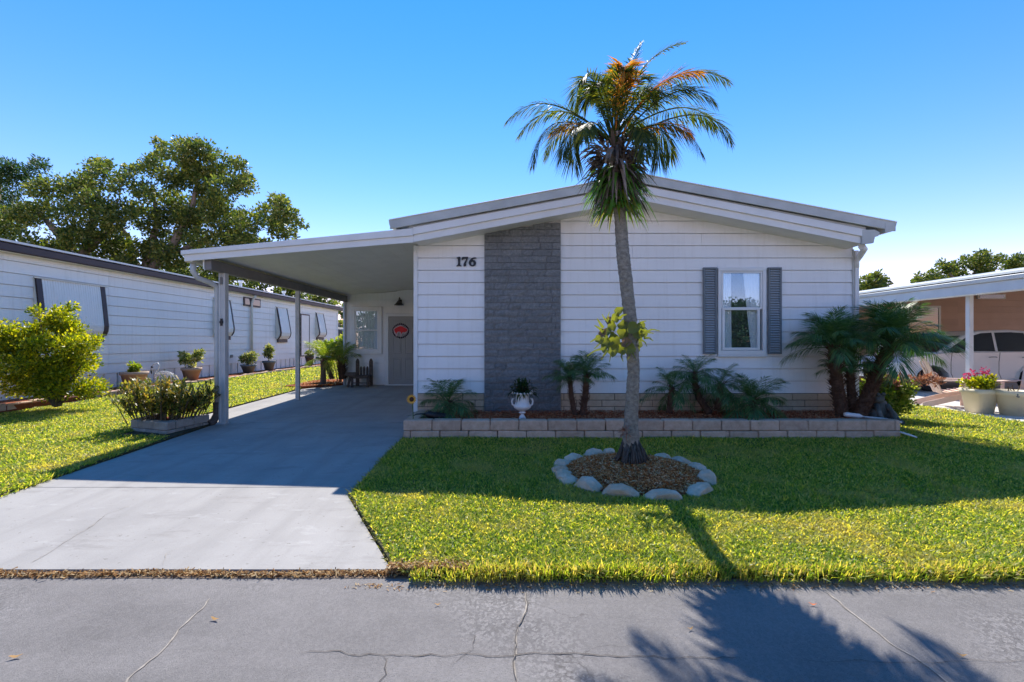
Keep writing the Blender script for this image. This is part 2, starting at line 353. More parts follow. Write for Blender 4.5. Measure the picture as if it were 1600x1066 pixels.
M['bluegrey_roof'] = simple('far_dark_roof', (.09,.10,.11), rough=.8)
# ================================================================== GROUND AND PAVING
mb = MB(); mb.add([(-400,-60,-.17),(400,-60,-.17),(400,700,-.17),(-400,700,-.17)], [(0,1,2,3)])
build(mb, 'ground', M['ground'], kind='structure')
mb = MB(); n = 40
xs = np.linspace(-70, 70, 71)
for i in range(70): mb.add([(xs[i],-4.2,-.1),(xs[i+1],-4.2,-.1),(xs[i+1],2.93,-.1),(xs[i],2.93,-.1)], [(0,1,2,3)])
mb.box(-70, 70, -4.2, 2.93, -.3, -.104)
road = build(mb, 'road', M['road'], kind='structure')
# cracks in the road: shallow ribbons of sandy filler
def crack(pts, w, mat, name='crack', jit=.02, z=-.1+.004, parent=None):
    zfn = z if callable(z) else (lambda x, y: z)
    P = [];  pts = [Vector((p[0], p[1], 0)) for p in pts]
    for a, b in zip(pts, pts[1:]):
        n = max(2, int((b-a).length/.035))
        for i in range(n): P.append(a.lerp(b, i/n))
    P.append(pts[-1]); mb = MB(); vs = []
    for i, p in enumerate(P):
        d = (P[min(i+1, len(P)-1)]-P[max(i-1, 0)]).normalized(); nn = Vector((-d.y, d.x, 0))
        q = p+nn*jit*(noise.noise(p*6)+.6*noise.noise(p*19)); ww = w*(.35+.9*abs(noise.noise(p*11+Vector((5,0,0)))) )
        if i in (0, len(P)-1): ww *= .1
        vs += [(q.x+nn.x*ww, q.y+nn.y*ww, zfn(q.x, q.y)), (q.x-nn.x*ww, q.y-nn.y*ww, zfn(q.x, q.y))]
    mb.add(vs, [(2*i, 2*i+1, 2*i+3, 2*i+2) for i in range(len(P)-1)])
    return build(mb, name, mat, parent or road)
def gp(px, py, h=1.47): D = FPX*h/(py-533); return ((px-800)/FPX*D, D)
crack([gp(822,918), gp(820,950), gp(806,1000), gp(803,1040), gp(808,1100)], .006, M['crack'])
crack([gp(822,915), gp(821,950), gp(805,1002), gp(802,1045), gp(806,1100)], .0035, M['crackdark'], jit=.03, z=-.092)
crack([gp(330,935), gp(280,985), gp(262,1010), gp(200,1062), gp(180,1090)], .006, M['crack'], jit=.015)
crack([gp(1290,925), gp(1340,965), gp(1390,1005), gp(1440,1035), gp(1500,1085)], .007, M['crack'], jit=.015)
crack([gp(470,1022), gp(600,1022), gp(735,1022), gp(800,1026), gp(900,1022), gp(1000,1030), gp(1100,1026), gp(1160,1030)], .0035, M['crackdark'], jit=.03)
crack([gp(600,1022), gp(597,1045), gp(590,1100)], .004, M['crackdark'], jit=.03)
crack([gp(1250,1033), gp(1400,1036), gp(1600,1032)], .002, M['crackdark'], jit=.02)
crack([gp(700,1040), gp(740,1015), gp(742,985)], .002, M['crackdark'], jit=.03)
# driveway: four slabs with open joints
drive = thing('driveway', 'concrete driveway', 'driveway', (-3.2, 5, 0)); del drive['category']; drive['kind'] = 'structure'; del drive['label']
def slab(poly, name='slab', mat='concrete', parent=drive, th=.16, zf=slabz, off=0):
    mb = MB(); n = len(poly)
    top = [(x, y, zf(y)+off) for x, y in poly]; bot = [(x, y, zf(y)-th) for x, y in poly]
    mb.add(top+bot, [tuple(range(n)), tuple(range(2*n-1, n-1, -1))]+[(i, i+n, (i+1)%n+n, (i+1)%n) for i in range(n)])
    o = build(mb, name, M[mat], parent); return o
def rx(y):   # right edge of the driveway
    return float(np.interp(y, [3.0, 4.38, 6.8, 7.9], [-.76, -1.52, -1.57, -1.60]))
def lx(y): return float(np.interp(y, [3.0, 4.34, 6.42, 7.8], [-4.60, -4.69, -4.87, -4.90]))
slab([(lx(3.02),3.02),(rx(3.02),3.02),(rx(4.38),4.38),(rx(4.615),4.615),(lx(4.615),4.615)])
slab([(lx(4.626),4.626),(rx(4.626),4.626),(rx(7.94),7.94),(lx(7.8),7.94)])
slab([(-5.62,7.95),(-1.60,7.95),(-1.60,10.8),(-5.62,10.8)])
slab([(-5.62,10.808),(-1.60,10.808),(-1.60,13.8),(-4.7,13.8),(-5.62,12.9)])
def gps(px, py): 
    D = 3.5
    for _ in range(8): D = FPX*(CAMZ-slabz(D))/(py-533)
    return ((px-800)/FPX*D, D)
for pts, w_, mt in (([gps(50,880), gps(90,855), gps(135,828), gps(165,805), gps(205,790)], .0035, 'crack'), ([gps(255,885), gps(262,865), gps(300,850)], .002, 'crack'), ([gps(560,700), gps(600,690), gps(625,688)], .0025, 'crackdark')):
    crack(pts, w_, M[mt], 'crack', .015, lambda x, y: slabz(y)+.004, drive)
# lawns: raised turf bodies (soil) that carry the grass blades
def lawn_body(name, poly, zf):
    xs0 = [p[0] for p in poly]; mb = MB(); n = len(poly)
    top = [(x, y, zf(x, y)) for x, y in poly]; bot = [(x, y, -.2) for x, y in poly]
    mb.add(top+bot, [tuple(range(n)), tuple(range(2*n-1, n-1, -1))]+[(i, i+n, (i+1)%n+n, (i+1)%n) for i in range(n)])
    return build(mb, name, M['soil'], kind='structure')
for y0, y1 in ((2.93, 3.02), (3.02, 4.38), (4.38, 6.8), (6.8, 7.9)):
    xa = (-.60 if y0 < 3 else rx(y0)+.015); xb = rx(y1)+.015
    if y0 < 3: xb = -.70
    lawn_body('front_lawn', [(xa,y0),(30,y0),(30,y1),(xb,y1)], lawnz)
lawn_body('side_lawn', [(5.8,7.9),(8.5,7.9),(8.5,40),(5.8,40)], lawnz)
lawn_body('left_lawn', [(-30,2.93),(lx(3)-.02,2.93),(lx(7.8)-.02,7.9),(-30,7.9)], lawnz)
lawn_body('left_lawn', [(-30,7.9),(-5.64,7.9),(-5.64,14),(-30,14)], lawnz)
lawn_body('left_lawn', [(-30,14),(-5.64,14),(-5.64,60),(-30,60)], lawnz)
# ================================================================== THE WHITE HOUSE
W0, W1, WY = -1.61, 5.69, 7.83
RX = 1.98
def zs(x): return 3.563-(.186*(RX-x) if x < RX else .197*(x-RX))       # underside of the lower fascia
def zu(x): return 3.94-(.184*(RX-x) if x < RX else .189*(x-RX))        # top of the upper roof
house = thing('mobile_home', 'white single-storey home with low gable roof, dark stone panel and shuttered window', 'house', (2.04, WY, 0))
mb = MB(); mb.prism([(W0+.03,-.1),(W1-.03,-.1),(W1-.03,zs(W1)+.1),(RX,zs(RX)+.1),(W0+.03,zs(W0)+.1)], WY+.03, 21)
build(mb, 'wall', M['siding'], house)
SB = .2032; z0 = .51
SX0, SX1 = -.455, .804
WX0, WX1, WZ0, WZ1 = 3.39, 4.18, 1.14, 2.575      # window trim outline
def board(x0, x1, z, parent, y=WY, th=.018, h=SB, mat='siding'):
    mb = MB(); mb.prism([(y-th, z), (y, z), (y+.02, z+h-.008), (y-.003, z+h-.008), ], x0, x1, 'x')
    return build(mb, 'siding_board', M[mat], parent)
k = 0
while True:
    z = z0+k*SB
    if z > 3.5: break
    half = lambda side: (RX-(3.60-z)/.186) if side < 0 else (RX+(3.60-z)/.197)
    a, b = max(W0+.05, half(-1)), min(W1-.075, half(1))
    segs = []
    if a < SX0: segs.append((a, SX0-.002))
    if b > SX1:
        s0 = max(a, SX1+.002)
        if z+SB > WZ0+.02 and z < WZ1-.02:
            segs += [(s0, WX0-.003), (WX1+.003, b)]
        else:
            segs.append((s0, b))
    for s, e in segs:
        if e-s > 2.6:
            q_ = s+(1.15 if k % 2 else 2.2)+.2*math.sin(k*2.3); board(s, q_-.0015, z, house); board(q_+.0015, e, z, house)
        else: board(s, e, z, house)
    if z+.02 < WZ0 < z+SB: board(WX0-.002, WX1+.002, z, house, h=WZ0-.03-z)
    if z+.02 < WZ1 < z+SB: board(WX0-.002, WX1+.002, WZ1+.003, house, h=z+SB-WZ1-.003)
    k += 1
# corner trims and the downspout pipe on the right corner
mb = MB(); mb.box(W0-.012, W0+.055, WY-.035, WY+.06, .2, zs(W0)+.05); build(mb, 'corner_trim', M['trim'], house, bev=.004)
mb = MB(); mb.box(W1-.078, W1-.05, WY-.03, WY+.06, .2, zs(W1)+.05); build(mb, 'corner_trim', M['fasciagrey'], house, bev=.004)
mb = MB(); mb.box(W1-.048, W1+.02, WY-.05, WY+.03, .15, 2.86)
build(mb, 'downspout', M['trim'], house, bev=.01)
# stone panel
mb = MB(); mb.prism([(SX0,.1),(SX1,.1),(SX1,zs(SX1)+.03),(SX0,zs(SX0)+.03)], WY-.03, WY+.02)
sp = build(mb, 'stone_backing', M['mortar'], house)
def stone_brick(x0, x1, zz0, zz1, y, dep, seed, mat, parent, name, rough=.012, nx=4, nz=2):
    """one split-face brick: front face is a small uneven grid"""
    vs = []; fs = []
    for j in range(nz+1):
        for i in range(nx+1):
            x = x0+(x1-x0)*i/nx; z = zz0+(zz1-zz0)*j/nz
            e = 0 if (0 < i < nx and 0 < j < nz) else .5
            yy = y-dep+rough*(noise.noise(Vector((x*9+seed, z*13, seed*1.7)))*1.3)+e*rough*1.1
            vs.append((x, yy, z))
    for j in range(nz):
        for i in range(nx):
            a = j*(nx+1)+i; fs.append((a, a+1, a+nx+2, a+nx+1))
    o = len(vs); vs += [(x0,y,zz0),(x1,y,zz0),(x1,y,zz1),(x0,y,zz1)]
    L = (nx+1); top = nz*L
    fs += [tuple([o, o+1]+[i for i in range(nx, -1, -1)]), tuple([o+3]+[top+i for i in range(nx+1)]+[o+2])]
    fs += [tuple([o]+[j*L for j in range(nz+1)]+[o+3]), tuple([o+1, o+2]+[j*L+nx for j in range(nz, -1, -1)])]
    mb = MB(); mb.add(vs, fs); return build(mb, name, M[mat], parent)
ch = .1095; z = .14; row = 0
while z < 3.4:
    x = SX0+.004; first = True
    while x < SX1-.02:
        L = random.choice([.2, .3, .3, .4, .4]); 
        if first and row % 2: L *= .55
        first = False
        e = min(x+L, SX1-.004)
        if SX1-e < .09: e = SX1-.004
        top = min(z+ch-.007, zs((x+e)/2)+.02)
        if top-z > .03:
            stone_brick(x, e-.006, z, top, WY-.03, .03+.012*random.random(), row*7+x*3, 'darkstone', house, 'brick')
        x = e
    z += ch; row += 1
# brick skirt
mb = MB(); mb.box(W0+.01, SX0-.005, WY-.012, WY+.03, 0, .505); build(mb, 'skirt_mortar', M['tanmortar'], house)
mb = MB(); mb.box(SX1+.005, W1-.02, WY-.012, WY+.03, 0, .505); build(mb, 'skirt_mortar', M['tanmortar'], house)
for r_ in range(4):
    z = .507-.107*(r_+1); x = W0+.012-(.21 if r_ % 2 else 0)-.05
    while x < W1-.02:
        for lo, hi in ((W0+.012, SX0-.006), (SX1+.006, W1-.02)):
            a, b = max(x, lo), min(x+.408, hi)
            if b-a > .03:
                mb = MB(); mb.box(a, b, WY-.028-.004*random.random(), WY, z, z+.098)
                build(mb, 'brick', M['tanbrick'], house, bev=.004)
        x += .418
# ---------------- roofs of the house
RF = 7.33
def band(f0, f1, x0, x1, y0, y1, name, mat, parent=house, ridge=True, bev=.004):
    xs = [x0, RX, x1] if (ridge and x0 < RX < x1) else [x0, x1]
    pts = [(x, f1(x)) for x in xs]+[(x, f0(x)) for x in reversed(xs)]
    mb = MB(); mb.prism(pts, y0, y1); return build(mb, name, M[mat], parent, bev=bev)
LXE, RXE = -1.53, 5.50
band(lambda x: zs(x), lambda x: zs(x)+.112, LXE, RXE, RF+.035, RF+.06, 'fascia_board', 'trim')
band(lambda x: zs(x)+.108, lambda x: zs(x)+.222, LXE, RXE+.12, RF, RF+.045, 'fascia_board', 'trim')
band(lambda x: zs(x)+.16, lambda x: zs(x)+.20, LXE-.02, RXE+.10, RF+.05, 21.2, 'roof_deck', 'roofwhite')
band(lambda x: zs(x)+.02, lambda x: zs(x)+.045, LXE, RXE+.02, RF+.06, WY+.03, 'soffit', 'soffit')
band(lambda x: zu(x)-.135, lambda x: zu(x), -1.88, 5.91, RF-.04, RF-.01, 'roof_edge', 'fasciagrey')
band(lambda x: zu(x)-.028, lambda x: zu(x)-.006, -1.88, 5.91, RF-.01, 21.3, 'roof_panel', 'roofwhite')
band(lambda x: zu(x)-.002, lambda x: zu(x)+.014, -1.89, 5.92, RF-.055, RF+.05, 'drip_edge', 'trim')
band(lambda x: zs(x)+.19, lambda x: zu(x)-.13, -1.6, 5.5, RF+.03, RF+.12, 'roof_gap_filler', 'fasciagrey')
# gutters at the right eave (stepped profile) and along the left of the upper roof
for (xa, xb, zt, zb) in ((5.74, 5.925, zu(5.9)+.004, zu(5.9)-.15), (-1.90, -1.80, zu(-1.85)+.004, zu(-1.85)-.12)):
    mb = MB(); s = 1 if xa > 0 else -1
    if s > 0: pr = [(xa, zb-.012), (xb-.03, zb+.02), (xb-.015, zb+.09), (xb, zt-.015), (xb, zt), (xa, zt)]
    else: pr = [(xb, zb), (xa+.03, zb), (xa+.01, zb+.05), (xa, zt), (xb, zt)]
    mb.prism(pr, RF-.045, 21.3); build(mb, 'gutter', M['fasciagrey'], house, bev=.004)
mb = MB(); ze = zs(5.45)
mb.prism([(5.42, ze-.01), (5.60, ze+.01), (5.615, ze+.10), (5.67, ze+.115), (5.70, ze+.17), (5.62, ze+.215), (5.42, ze+.215)], RF-.002, RF+.05)
build(mb, 'fascia_end', M['fasciagrey'], house, bev=.003)
mb = MB(); mb.tube([(5.50, RF+.12, ze-.02), (5.60, RF+.2, ze-.05), (5.66, RF+.36, ze-.12), (5.675, WY-.03, ze-.2), (5.675, WY-.03, ze-.3)], [.05,.05,.045,.04,.04], 8)
build(mb, 'gutter_elbow', M['trim'], house)
# ---------------- front window with shutters
win = MB(); t = .055
win.box(WX0, WX1, WY-.05, WY+.01, WZ0, WZ0+.075); win.box(WX0, WX1, WY-.05, WY+.01, WZ1-t, WZ1)
win.box(WX0, WX0+t, WY-.048, WY+.01, WZ0+.075, WZ1-t); win.box(WX1-t, WX1, WY-.048, WY+.01, WZ0+.075, WZ1-t)
w = build(win, 'window', M['trim'], house, bev=.005)
ix0, ix1 = WX0+t+.002, WX1-t-.002; zm = 1.90
def sash(x0, x1, z0, z1, y, t, parent, mat='trim'):
    m = MB(); m.box(x0, x1, y-.02, y+.02, z0, z0+t); m.box(x0, x1, y-.02, y+.02, z1-t, z1)
    m.box(x0, x0+t, y-.019, y+.019, z0+t, z1-t); m.box(x1-t, x1, y-.019, y+.019, z0+t, z1-t)
    s = build(m, 'sash', M[mat], parent, bev=.003); return s
sash(ix0, ix1, zm-.005, WZ1-t-.002, WY-.018, .03, w); sash(ix0+.01, ix1-.045, WZ0+.08, zm+.02, WY-.03, .042, w)
mb = MB(); mb.box(ix0+.03, ix1-.03, WY-.020, WY-.016, zm+.02, WZ1-t-.03); build(mb, 'pane', M['glass'], w)
mb = MB(); mb.box(ix0+.05, ix1-.085, WY-.032, WY-.028, WZ0+.12, zm-.02); build(mb, 'pane', M['glass'], w)
# the recess behind the glass: dark sheet painted as the unlit room, and two curtains
mb = MB(); mb.box(ix0, ix1, WY+.022, WY+.028, WZ0+.06, WZ1-t); build(mb, 'room', M['interior'], w)
def curtain(xt0, xt1, xb0, xb1, zt, zb, y, parent, n=14, mat='curtain'):
    vs = []
    for j in range(9):
        f = j/8; z = zt+(zb-zt)*f
        for i in range(n+1):
            g = i/n; x = (xt0+(xt1-xt0)*g)*(1-f)+(xb0+(xb1-xb0)*g)*f
            vs.append((x, y+.006*math.sin(g*n*1.9), z))
    fs = [(j*(n+1)+i, j*(n+1)+i+1, (j+1)*(n+1)+i+1, (j+1)*(n+1)+i) for j in range(8) for i in range(n)]
    m = MB(); m.add(vs, fs, True); return build(m, 'curtain', M[mat], parent)
curtain(ix0+.03, ix0+.18, ix0+.03, ix0+.19, WZ1-.08, WZ0+.1, WY+.008, w)
curtain(ix1-.30, ix1-.03, ix1-.17, ix1-.03, WZ1-.08, WZ0+.1, WY+.008, w)
mb = MB(); mb.box(WX0-.01, WX1+.02, WY-.06, WY, WZ0-.03, WZ0-.002); build(mb, 'sill', M['trim'], w, bev=.004)
for x0, x1 in ((3.145, 3.365), (4.21, 4.43)):
    m = MB(); a, b = 1.155, 2.58; f = .028
    m.box(x0, x1, WY-.062, WY-.022, a, a+.03); m.box(x0, x1, WY-.062, WY-.022, b-.03, b)
    m.box(x0, x0+f, WY-.060, WY-.022, a+.03, b-.03); m.box(x1-f, x1, WY-.060, WY-.022, a+.03, b-.03)
    m.box(x0+.005, x1-.005, WY-.028, WY-.022, a+.01, b-.01)
    sh = build(m, 'shutter', M['shutter'], house, bev=.003)
    sm = MB(); sm.prism([(-.016, -.012), (-.010, -.016), (.012, .008), (.010, .014)], x0+f+.002, x1-f-.002, 'x'); sme = sm.mesh('slat', M['slat'])
    nsl = 34
    for i in range(nsl):
        zc = a+.05+(b-a-.1)*i/(nsl-1)
        link('slat', sme, sh, loc=(0, WY-.044, zc))
# ---------------- 176
NY = WY-.03
def digit(outer, holes=()):
    cu = bpy.data.curves.new('digit', 'CURVE'); cu.dimensions = '2D'; cu.fill_mode = 'BOTH'; cu.extrude = .008
    for pts in (outer,)+tuple(holes):
        s = cu.splines.new('POLY'); s.points.add(len(pts)-1)
        for i, p in enumerate(pts): s.points[i].co = (p[0], p[1], 0, 1)
        s.use_cyclic_u = True
    o = bpy.data.objects.new('digit', cu); C.objects.link(o)
    bpy.context.view_layer.update()
    me = bpy.data.meshes.new_from_object(o.evaluated_get(bpy.context.evaluated_depsgraph_get())); bpy.data.objects.remove(o); me.name = 'digit'
    me.materials.clear(); me.materials.append(M['black']); return me
def cv(px, py): return ((px-360)/26.65/94.5, (725-py)/26.65/94.5)   # outline tracing scale to metres
one = [cv(*p) for p in ((365,352),(420,335),(470,318),(525,322),(528,360),(520,430),(512,520),(512,620),(520,655),(565,690),(560,722),(520,708),(470,700),(410,708),(365,722),(360,690),(415,655),(425,600),(425,520),(420,420),(400,392),(372,385))]
seven = [cv(*p) for p in ((600,330),(660,322),(720,325),(790,318),(845,322),(840,370),(810,450),(775,530),(755,590),(765,660),(750,705),(700,715),(655,705),(650,660),(665,600),(700,530),(750,450),(770,405),(720,398),(655,405),(620,440),(590,455),(572,425),(590,385))]
six = []
for p in ((1190,355),(1180,390),(1120,392),(1060,410),(1030,445),(1060,450),(1115,465),(1155,505),(1172,560),(1165,630),(1125,690),(1060,718),(1000,718),(930,690),(880,630),(865,570),(885,500),(930,430),(985,380),(1050,350),(1120,342)): six.append(cv(*p))
hole = [cv(*p) for p in ((1025,515),(1060,540),(1072,590),(1062,640),(1022,665),(985,640),(972,590),(985,535))]
for dm in (digit(one), digit(seven), digit(six, (hole,))):
    o = link('house_number_digit', dm, house, loc=(-2.04+(713.5-800)/94.5, -.03+.0, CAMZ+(533-417.2)/94.5), rot=(R(90), 0, 0))
# ================================================================== CARPORT AND ENTRY ROOM
carport = thing('carport', 'attached white carport with flat sloping roof on two grey posts', 'carport', (-3.3, 7.4, 0))
def cb(x): return 2.905-.083*(-1.53-x)
CX0, CX1 = -5.13, -1.532
def cband(f0, f1, x0, x1, y0, y1, name, mat, bev=.004):
    mb = MB(); mb.prism([(x0, f1(x0)), (x1, f1(x1)), (x1, f0(x1)), (x0, f0(x0))], y0, y1); return build(mb, name, M[mat], carport, bev=bev)
cband(lambda x: cb(x), lambda x: cb(x)+.105, CX0+.03, CX1, RF+.035, RF+.06, 'fascia_board', 'trim')
cband(lambda x: cb(x)+.10, lambda x: cb(x)+.165+.05*(x-CX0)/3.6, CX0, CX1, RF, RF+.045, 'fascia_board', 'trim')
npan = 12; pl = (CX1+.02-CX0-.08)/npan
for i in range(npan):    # roof pans running front to back
    a = CX0+.08+i*pl
    cband(lambda x: cb(x)+.06, lambda x: cb(x)+.12, a, a+pl-.003, RF+.061, 14.7, 'roof_pan', 'soffit', 0)
mb = MB(); zz = cb(CX0)
mb.prism([(CX0, zz+.16), (CX0, zz+.09), (CX0+.02, zz+.03), (CX0+.035, zz-.005), (CX0+.14, zz-.005), (CX0+.14, zz+.16)], RF+.061, 14.9)
build(mb, 'gutter', M['cream'], carport, bev=.004)
BX0, BX1 = -4.83, -4.73
mb = MB(); mb.box(BX0, BX1, RF+.12, 13.62, 2.49, 2.66); build(mb, 'beam', M['beam'], carport, bev=.004)
mb = MB(); mb.box(BX0-.02, BX0-.001, RF+.10, 13.62, 2.50, 2.66); build(mb, 'beam_cover', M['soffit'], carport)
def post(x0, x1, y0, y1, zt):
    m = MB(); zb = slabz(y0)
    pr = []; 
    for (px_, py_) in ((x0,y0),(x0+.035,y0),(x0+.035,y0+.01),(x1-.035,y0+.01),(x1-.035,y0),(x1,y0),(x1,y1),(x0,y1)): pr.append((px_, py_))
    m.prism(pr, zb, zt, 'z'); return build(m, 'post', M['postmetal'], carport, bev=.003)
p1 = post(-4.835, -4.725, 7.80, 7.90, 2.49); post(-4.82, -4.74, 10.53, 10.61, 2.49)
mb = MB(); mb.box(-4.86, -4.72, 7.775, 7.915, slabz(7.8), slabz(7.8)+.02); build(mb, 'post_foot', M['postmetal'], carport)
mb = MB(); mb.box(-4.80, -4.765, 7.785, 7.80, 1.62, 1.74); mb.box(-4.81, -4.755, 7.78, 7.80, 1.66, 1.70); build(mb, 'latch', M['black'], carport, bev=.003)
mb = MB(); mb.box(-4.805, -4.77, 7.785, 7.80, 2.30, 2.42); build(mb, 'bracket', M['beam'], carport, bev=.003)
mb = MB()
mb.tube([(-5.05,7.50,2.62),(-5.05,7.50,2.47),(-5.02,7.56,2.38),(-4.94,7.72,2.33),(-4.885,7.83,2.27),(-4.885,7.85,2.15),(-4.885,7.85,1.2),(-4.885,7.85,.30)], .043, 10)
build(mb, 'downspout', M['postmetal'], carport)
mb = MB(); mb.tube([(-4.885,7.84,.36),(-4.885,7.84,.16),(-4.90,7.78,.06),(-4.93,7.70,.02)], [.06,.058,.06,.062], 10); build(mb, 'downspout_boot', M['oldwood'], carport)
mb = MB(); mb.tube([(-4.81,13.60,slabz(13.6)),(-4.81,13.60,2.5)], .03, 8); build(mb, 'conduit', M['trim'], carport)
# entry room at the back of the carport
EY = 13.65
room = thing('entry_room', 'small white sided room behind the carport with window and grey door', 'building', (-3.2, EY, .1))
mb = MB(); mb.prism([(-4.85,0),(-1.7,0),(-1.7,2.93),(-4.85,cb(-4.85)+.05)], EY+.02, 20.5); build(mb, 'wall', M['siding'], room)
mb = MB(); mb.prism([(-5.13,cb(-5.13)+.06),(-1.6,cb(-1.6)+.06),(-1.6,cb(-1.6)+.13),(-5.13,cb(-5.13)+.13)], 14.71, 21); build(mb, 'roof', M['roofwhite'], room)
bz = .115; kk = 0
EW = (-4.62, -3.74, 1.0, 2.36); ED = (-3.64, -2.62, .10, 2.17)
while bz < 2.95:
    s0 = -4.83; 
    if bz > cb(-4.83): s0 = -1.53-(2.905-bz)/.083
    zt = bz+.2
    segs = []
    e = -1.63
    cuts = []
    if zt > EW[2]+.02 and bz < EW[3]-.02: cuts.append((EW[0], EW[1]))
    if bz < ED[3]-.02: cuts.append((ED[0], ED[1]))
    x = s0
    for c0, c1 in cuts:
        if c0-.002 > x: segs.append((x, c0-.002))
        x = c1+.002
    if e > x: segs.append((x, e))
    for a, b in segs: board(a, b, bz, room, EY+.01, h=.2032)
    if bz+.02 < EW[2] < zt: board(EW[0]-.001, EW[1]+.001, bz, room, EY+.01, h=EW[2]-bz-.003)
    if bz+.02 < EW[3] < zt: board(EW[0]-.001, EW[1]+.001, EW[3]+.003, room, EY+.01, h=zt-EW[3]-.003)
    if bz+.02 < ED[3] < zt: board(ED[0]-.001, -1.63, ED[3]+.003, room, EY+.01, h=zt-ED[3]-.003)
    bz += .2032
mb = MB(); mb.box(-4.86, -4.79, EY-.03, EY+.04, .1, cb(-4.85)+.03); build(mb, 'corner_trim', M['trim'], room, bev=.004)
def frame(x0, x1, z0, z1, y, t, name, parent, mat='trim', d=.05):
    m = MB(); m.box(x0, x1, y-d, y+.01, z0, z0+t); m.box(x0, x1, y-d, y+.01, z1-t, z1)
    m.box(x0, x0+t, y-d+.002, y+.01, z0+t, z1-t); m.box(x1-t, x1, y-d+.002, y+.01, z0+t, z1-t)
    return build(m, name, M[mat], parent, bev=.005)
w2 = frame(EW[0], EW[1], EW[2], EW[3], EY, .10, 'window', room)
sash(EW[0]+.10, EW[1]-.10, 1.66, EW[3]-.10, EY-.015, .035, w2); sash(EW[0]+.10, EW[1]-.10, EW[2]+.10, 1.70, EY-.028, .035, w2)
mb = MB(); mb.box(EW[0]+.135, EW[1]-.135, EY-.017, EY-.013, 1.70, EW[3]-.135); build(mb, 'pane', M['glass'], w2)
mb = MB(); mb.box(EW[0]+.135, EW[1]-.135, EY-.030, EY-.026, EW[2]+.135, 1.665); build(mb, 'pane', M['glass'], w2)
mb = MB(); mb.box(EW[0]+.1, EW[1]-.1, EY+.012, EY+.018, EW[2]+.1, EW[3]-.1); build(mb, 'room', M['interior'], w2)  # thin dark sheet in place of the unlit room
curtain(EW[0]+.13, EW[1]-.13, EW[0]+.13, EW[1]-.13, EW[3]-.13, EW[2]+.12, EY+.003, w2, 26)
w2.children[-1]['label'] = 'lace curtain filling the entry window'
frame(ED[0], ED[1], ED[2]-.09, ED[3], EY, .09, 'door_frame', room)
mb = MB(); mb.box(ED[0]+.092, ED[1]-.092, EY-.02, EY+.012, .118, ED[3]-.092); door = build(mb, 'door', M['doorgrey'], room)
dx0, dx1 = ED[0]+.092, ED[1]-.092; cx = (dx0+dx1)/2
for (pa, pb) in ((dx0+.12, cx-.05), (cx+.05, dx1-.12)):
    for (qa, qb) in ((.25, .88), (1.0, 1.62), (1.72, 1.96)):
        m = MB(); 
        m.box(pa, pb, EY-.026, EY-.02, qa, qa+.014); m.box(pa, pb, EY-.026, EY-.02, qb-.014, qb); m.box(pa, pa+.014, EY-.026, EY-.02, qa+.014, qb-.014); m.box(pb-.014, pb, EY-.026, EY-.02, qa+.014, qb-.014)
        m.box(pa+.035, pb-.035, EY-.028, EY-.02, qa+.035, qb-.035)
        build(m, 'door_panel', M['doorgrey'], door, bev=.004)
mb = MB(); mb.box(ED[0], ED[1], EY-.12, EY-.05, slabz(13.5), slabz(13.5)+.025); build(mb, 'threshold', M['trim'], room)
lamp = thing('porch_lamp', 'dark metal barn style porch lamp above the grey door', 'lamp', (-3.22, EY-.02, 2.42))
mb = MB(); mb.lathe([(.0,.10),(.02,.10),(.025,.06),(.05,.05),(.10,-.02),(.14,-.05),(.14,-.06),(.0,-.045)], -3.22, EY-.16, 16, cz=2.45); build(mb, 'lamp_shade', M['bronze'], lamp)
mb = MB(); mb.tube([(-3.22,EY-.01,2.50),(-3.22,EY-.05,2.60),(-3.22,EY-.12,2.62),(-3.22,EY-.16,2.55)], .012, 6); mb.box(-3.27, -3.17, EY-.022, EY-.002, 2.43, 2.56); build(mb, 'bracket', M['bronze'], lamp)
# emblem on the door
em = thing('door_wreath', 'red buffalo shaped door hanging with dark ruffled edge', 'wreath', (-3.18, EY-.05, 1.70))
def ex(px, py): return ((px-590)/21.3/54.2-3.20, 1.66-(py-600)/21.3/54.2)
mb = MB()
for i in range(26):
    a = 2*math.pi*i/26; c = ex(590+255*math.cos(a), 600+225*math.sin(a))
    mb.blob((c[0], EY-.045, c[1]), (.022, .012, .024), i, 6, 4, .4)
build(mb, 'ruffle', M['ruffle'], em)
body = [ex(*p) for p in ((350,560),(380,500),(440,470),(510,440),(580,410),(640,425),(700,460),(760,490),(830,520),(850,580),(820,640),(760,690),(715,720),(690,670),(655,700),(625,790),(590,800),(565,740),(555,650),(520,660),(500,700),(480,780),(440,790),(420,720),(385,690),(370,620))]
mb = MB(); mb.prism(body, EY-.068, EY-.055); build(mb, 'emblem_edge', M['offwhite'], em)
cxm = sum(p[0] for p in body)/len(body); czm = sum(p[1] for p in body)/len(body)+.02
b2 = [ex(*p) for p in ((385,560),(430,505),(510,470),(580,440),(640,450),(700,485),(800,530),(822,575),(790,625),(720,650),(670,640),(640,680),(615,700),(600,640),(540,620),(480,640),(455,700),(430,660),(405,620))]
mb = MB(); mb.prism(b2, EY-.074, EY-.066); build(mb, 'emblem', M['red'], em)
